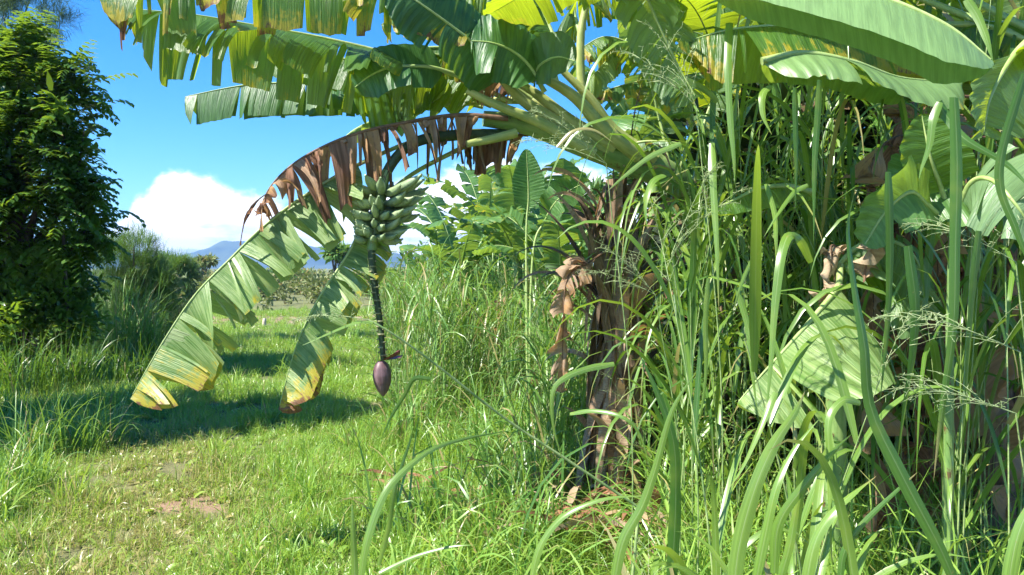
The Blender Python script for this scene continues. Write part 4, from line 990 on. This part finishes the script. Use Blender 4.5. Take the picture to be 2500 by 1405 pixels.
tree(20, 11.5, [(60, 230, 90, 80, 0), (150, 250, 60, 65, -.3), (190, 310, 40, 40, -.2), (200, 480, 45, 35, 0), (170, 190, 30, 28, 0), (-60, 200, 130, 110, .3), (40, 390, 110, 90, -.2), (150, 360, 45, 45, 0), (160, 440, 60, 40, .2), (50, 540, 120, 90, -.4), (160, 570, 55, 45, .1), (-120, 420, 150, 170, 0), (90, 670, 95, 70, .2), (40, 130, 60, 35, .2), (-150, 650, 150, 150, 0), (215, 560, 30, 25, 0)],
     4600, 'frond', .38, 'tree', 'big dark leafy tree filling the left edge of the picture', r0=.16, seed=1)
tree(-600, 6.8, [(-560, -20, 270, 250, 0), (-640, 250, 300, 220, 0), (-540, 330, 230, 200, .6), (-560, 600, 220, 160, 0), (-760, 0, 300, 300, .3), (-560, -330, 240, 200, 0)],
     2600, 'frond', .36, 'tree', 'tree just outside the left edge whose leaves close the corner', r0=.2, seed=2)
tree(-60, 15.5, [(60, 20, 90, 60, 0), (120, 60, 50, 35, -.3), (-40, 60, 120, 90, 0), (30, -80, 140, 90, 0), (90, 100, 35, 25, 0)],
     1500, 'needle', .30, 'pine', 'feathery grey-green tree rising above the left tree in the top corner', r0=.14, seed=3)
tree(320, 15.0, [(330, 640, 60, 60, 0), (310, 720, 75, 70, 0), (380, 760, 45, 60, 0), (270, 640, 50, 50, .3), (350, 600, 40, 28, 0), (400, 700, 28, 30, 0), (260, 760, 80, 70, .5), (360, 690, 60, 60, .2), (400, 780, 50, 40, 0), (300, 820, 90, 40, 0)],
     7500, 'needle', .22, 'bush', 'feathery dark green bush between the left tree and the open field', name='bush', cat='bush', r0=.05, seed=4)
tree(150, 11.2, [(60, 800, 130, 70, 0), (170, 790, 60, 55, 0), (-60, 760, 120, 100, 0), (120, 730, 80, 60, 0)], 5000, 'leaf', .13, 'tree', 'low shaded bush at the foot of the left tree', name='bush', cat='bush', r0=.03, seed=5)
# thin bare stems under the left tree
for i, (px, Y, py) in enumerate([(158, 11.2, 560), (60, 11.6, 600), (128, 12.2, 600)]):
    g = at_ground(px, Y); b = MB(); b.tube(spline([g-V3(0, 0, .05), W(px+6, 760, Y), W(px-4, py, Y)], 10), np.linspace(.035, .02, 10), 7)
    tag(b.build('bare_sapling', M['bark'], loc=g), ['slim bare upright stem farthest right under the left tree', 'slim bare stem nearest the left edge under the tree', 'slim bare stem between the other two under the left tree'][i], 'sapling', 'slim stems under the left tree')
def undergrowth():  # backdrop mass whose dark colour stands for the thicket's inner shade
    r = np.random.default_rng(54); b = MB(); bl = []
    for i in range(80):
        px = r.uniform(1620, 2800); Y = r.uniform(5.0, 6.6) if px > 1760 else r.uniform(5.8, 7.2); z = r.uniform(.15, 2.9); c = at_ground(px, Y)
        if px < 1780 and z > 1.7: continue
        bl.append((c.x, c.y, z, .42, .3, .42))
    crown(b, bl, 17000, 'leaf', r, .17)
    tag(b.build('undergrowth', M['under']), 'leafy backdrop coloured near-black to give the shade behind the grass and bananas', 'undergrowth', kind='stuff')
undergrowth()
# bright grass clumps by the bush
def big_tuft(px, Y, n, h, label, mat='tall', lw=.02, group='tall grass clumps left of the track', sp=.25):
    g = at_ground(px, Y); t = empty('grass_clump', g, label, 'grass clump', group)
    r = np.random.default_rng(int(px*3+Y*10)); b = MB(); a = r.uniform(0, 6.28, n); rr = sp*np.sqrt(r.random(n)); a2 = r.uniform(0, 6.28, n)
    base_ = np.stack([g.x+rr*np.cos(a2), g.y+rr*np.sin(a2), np.zeros(n)], -1)
    blades(b, base_, dirs(a, np.radians(r.uniform(55, 88, n))), h*r.uniform(.6, 1.25, n), r.uniform(lw*.5, lw, n), r.uniform(.9, 2.6, n), 8, 2, twist=.5, r=r)
    b.build('foliage', M[mat], t); return t
big_tuft(300, 13.3, 330, 1.45, 'bright arching grass clump lit up beside the feathery bush', sp=.45)
big_tuft(385, 13.6, 160, .8, 'smaller lit grass clump right of the tallest one', sp=.4)
big_tuft(90, 6.6, 150, .62, 'bright grass clump at the left edge below the shade', sp=.22, lw=.014)
big_tuft(215, 6.9, 150, .55, 'grass clump with tall bent tips in front of the shade', sp=.2, lw=.014)
big_tuft(20, 5.6, 120, .5, 'grass clump nearest the lower left corner', sp=.2, lw=.013)
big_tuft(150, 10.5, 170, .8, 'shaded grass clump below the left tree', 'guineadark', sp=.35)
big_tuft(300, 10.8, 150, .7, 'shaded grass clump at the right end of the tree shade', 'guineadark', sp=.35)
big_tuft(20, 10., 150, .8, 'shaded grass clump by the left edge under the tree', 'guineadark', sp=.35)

# ---------------------------------------------------------------- far scrub, palms and small things
def far_scrub():
    r = np.random.default_rng(60)
    labs = {}
    for i in range(46):
        Y = float(r.uniform(30, 75)); px = float(r.uniform(380, 1150)); s = r.uniform(.62, .95)*(1+(Y-30)/160)
        g = at_ground(px, Y)
        bl = [(g.x+r.normal(0, s*.5), g.y+r.normal(0, s*.4), s*.55+r.uniform(0, s*.3), s*.7, s*.7, s*.6) for _ in range(4)]
        t = empty('shrub', g, 'olive-green shrub in the scrub across the far side of the field', 'shrub', 'shrubs across the far side of the field')
        b = MB(); crown(b, bl, 420, 'leaf', r, .26); b.build('foliage', M['field'], t)
        limbs(np.array(g), bl[:2], .04, i).build('stem', M['bark'], t)
far_scrub()
def scrub_mass():
    r = np.random.default_rng(61); b = MB(); bl = []
    for i in range(300):
        Y = r.uniform(29, 62); px = r.uniform(280, 1700); c = at_ground(px, Y); h = r.uniform(.9, 1.5)+(Y-29)*.006
        bl.append((c.x, c.y, h*.5, h*.75, h*.75, h*.55))
    crown(b, bl, 17000, 'leaf', r, .30)
    tag(b.build('scrub', M['field']), 'low olive scrub closing off the far side of the field', 'scrub', kind='stuff')
    b = MB(); bl = []
    for i in range(60):
        Y = r.uniform(12, 17); px = r.uniform(1010, 1750); c = at_ground(px, Y); h = r.uniform(1.2, 2.1)
        bl.append((c.x, c.y, h*.5, h*.5, h*.5, h*.55))
    crown(b, bl, 9000, 'leaf', r, .22)
    tag(b.build('thicket', M['bush']), 'green thicket behind the middle banana plants', 'thicket', kind='stuff')
scrub_mass()
# dead leaves hanging in the deep shade at the right
for i in range(9):
    rr_ = np.random.default_rng(500+i); px = rr_.uniform(2150, 2540); Y = rr_.uniform(3.6, 4.6); z = rr_.uniform(1.7, 2.7); g_ = at_ground(px, Y)
    if i == 0:
        dq = empty('banana_plant', at_ground(2440, 4.3), 'dead brown banana stem hung with dry leaves in the dark right edge', 'banana plant')
        b = MB(); g0 = at_ground(2440, 4.3); b.tube(np.array([g0-V3(0, 0, .05), g0+V3(0, 0, 1.3), g0+V3(.05, 0, 2.7)]), np.array([.12, .1, .06]), 12); b.build('pseudostem', M['stemdry'], dq)
    p0 = Vector((dq.location.x, 4.3, z)); p1 = Vector((g_.x, Y, z-.15)); 
    leaf(dq, [p0, p1, p1-V3(.05, .05, .5*z*.6), p1-V3(0, 0, z*.8)], .16, (-.7, -.4, -.3), (.7, -.4, -.3), 1.6, 1.6, 12, 520+i, 'dry', 'dry_leaf', None, pet=.15, rib='ribdry', rr=.01, dry=(.2, 1.), crum=.6, gap=.5, ragged=.4, m=6, fwd=1.2, twist=.9, spread=.4)
def far_tree(px, Y, top, wpx, label, mat='bush', kind='leaf', n=900, size=.4, flat=.5):
    r = np.random.default_rng(int(px)); g = at_ground(px, Y); R_ = wpx/F*Y; zt = W(px, top, Y).z
    bl = [(g.x+r.uniform(-.6, .6)*R_, g.y+r.normal(0, R_*.3), zt-R_*flat*r.uniform(.6, 1.6), R_*.55, R_*.5, R_*flat*.6) for _ in range(6)]
    t = empty('tree', g, label, 'tree', None); limbs(np.array(g), bl, .12, int(px)).build('trunk', M['bark'], t)
    b = MB(); crown(b, bl, n, kind, r, size); b.build('crown', M[mat], t)
far_tree(425, 38, 632, 60, 'dark ragged tree at the left end of the far scrub', 'bush', kind='needle', n=2200, size=.6, flat=.7)
far_tree(490, 48, 633, 26, 'small flat-topped tree standing against the mountain', 'field', n=380, flat=.25)
far_tree(820, 34, 600, 28, 'thin-leaved tree showing between the two hanging leaves', 'bush', n=300, flat=.5)
far_tree(700, 52, 655, 50, 'round tree behind the drooping leaf at the field edge', 'bush')
far_tree(1225, 20, 455, 60, 'leafy tree with rusty top behind the middle bananas', 'bush', n=1500, size=.3, flat=.9)
far_tree(1420, 17, 430, 90, 'leafy tree closing the gap behind the brown stem', 'bush', n=1700, size=.3, flat=1.)
far_tree(1700, 14, 250, 170, 'tree behind the tall grass at the right of centre', 'bush', n=2400, size=.3, flat=1.2)
far_tree(2200, 12, 150, 260, 'dark tree closing the view at the right', 'tree', n=3000, size=.3, flat=1.2)
far_tree(1900, 10.5, 330, 200, 'dark bushy tree added behind the folded hanging leaf to close sky gaps', 'tree', n=3600, size=.3, flat=1.3)  # this and the next two added to keep sky light from leaking through
far_tree(2420, 9.5, 380, 260, 'dark bushy tree added low behind the right edge to close sky gaps', 'tree', n=3600, size=.3, flat=1.3)
far_tree(1640, 12.5, 520, 130, 'low dark bushy tree added behind the brown banana stem to close sky gaps', 'tree', n=2600, size=.3, flat=1.5)
g = ground(645, 800); b = MB(); b.tube(np.array([g-V3(0, 0, .05), g+V3(.0, 0, .12), g+V3(.01, 0, .22), g+V3(.01, 0, .25)]), np.array([.06, .055, .05, .03]), 9)
tag(b.build('stump', plain_mat('pale_cut_wood', (.4, .33, .25), (.6, .52, .42), 20, .8), loc=g), 'small pale tree stump beside the strip of red soil', 'stump')
# dry litter under the stems and on the turf
def litter():
    r = np.random.default_rng(70); b = MB(); n = 170
    px = r.normal(1500, 170, n); Y = r.uniform(4.3, 5.6, n)
    x = (px-1250)/F*Y
    base_ = np.stack([x, Y, r.uniform(.01, .25, n)], -1)
    blades(b, base_, dirs(r.uniform(0, 6.28, n), np.radians(r.uniform(-10, 60, n))), r.uniform(.15, .5, n), r.uniform(.02, .07, n), r.uniform(.5, 2.5, n), 5, 3, twist=1.2, r=r)
    n = 50; pxx = r.normal(1000, 60, n); pyy = r.normal(1225, 25, n)
    gg = np.array([list(ground(a, c)) for a, c in zip(pxx, pyy)]); gg[:, 2] = r.uniform(.03, .12, n)
    blades(b, gg, dirs(r.uniform(0, 6.28, n), np.radians(r.uniform(-5, 25, n))), r.uniform(.15, .4, n), r.uniform(.008, .03, n), r.uniform(.3, 1, n), 5, 3, twist=.8, r=r)
    tag(b.build('dry_leaf_litter', M['drypale']), 'bleached brown dead leaves littering the foot of the banana stems', 'leaf litter', kind='stuff')
litter()
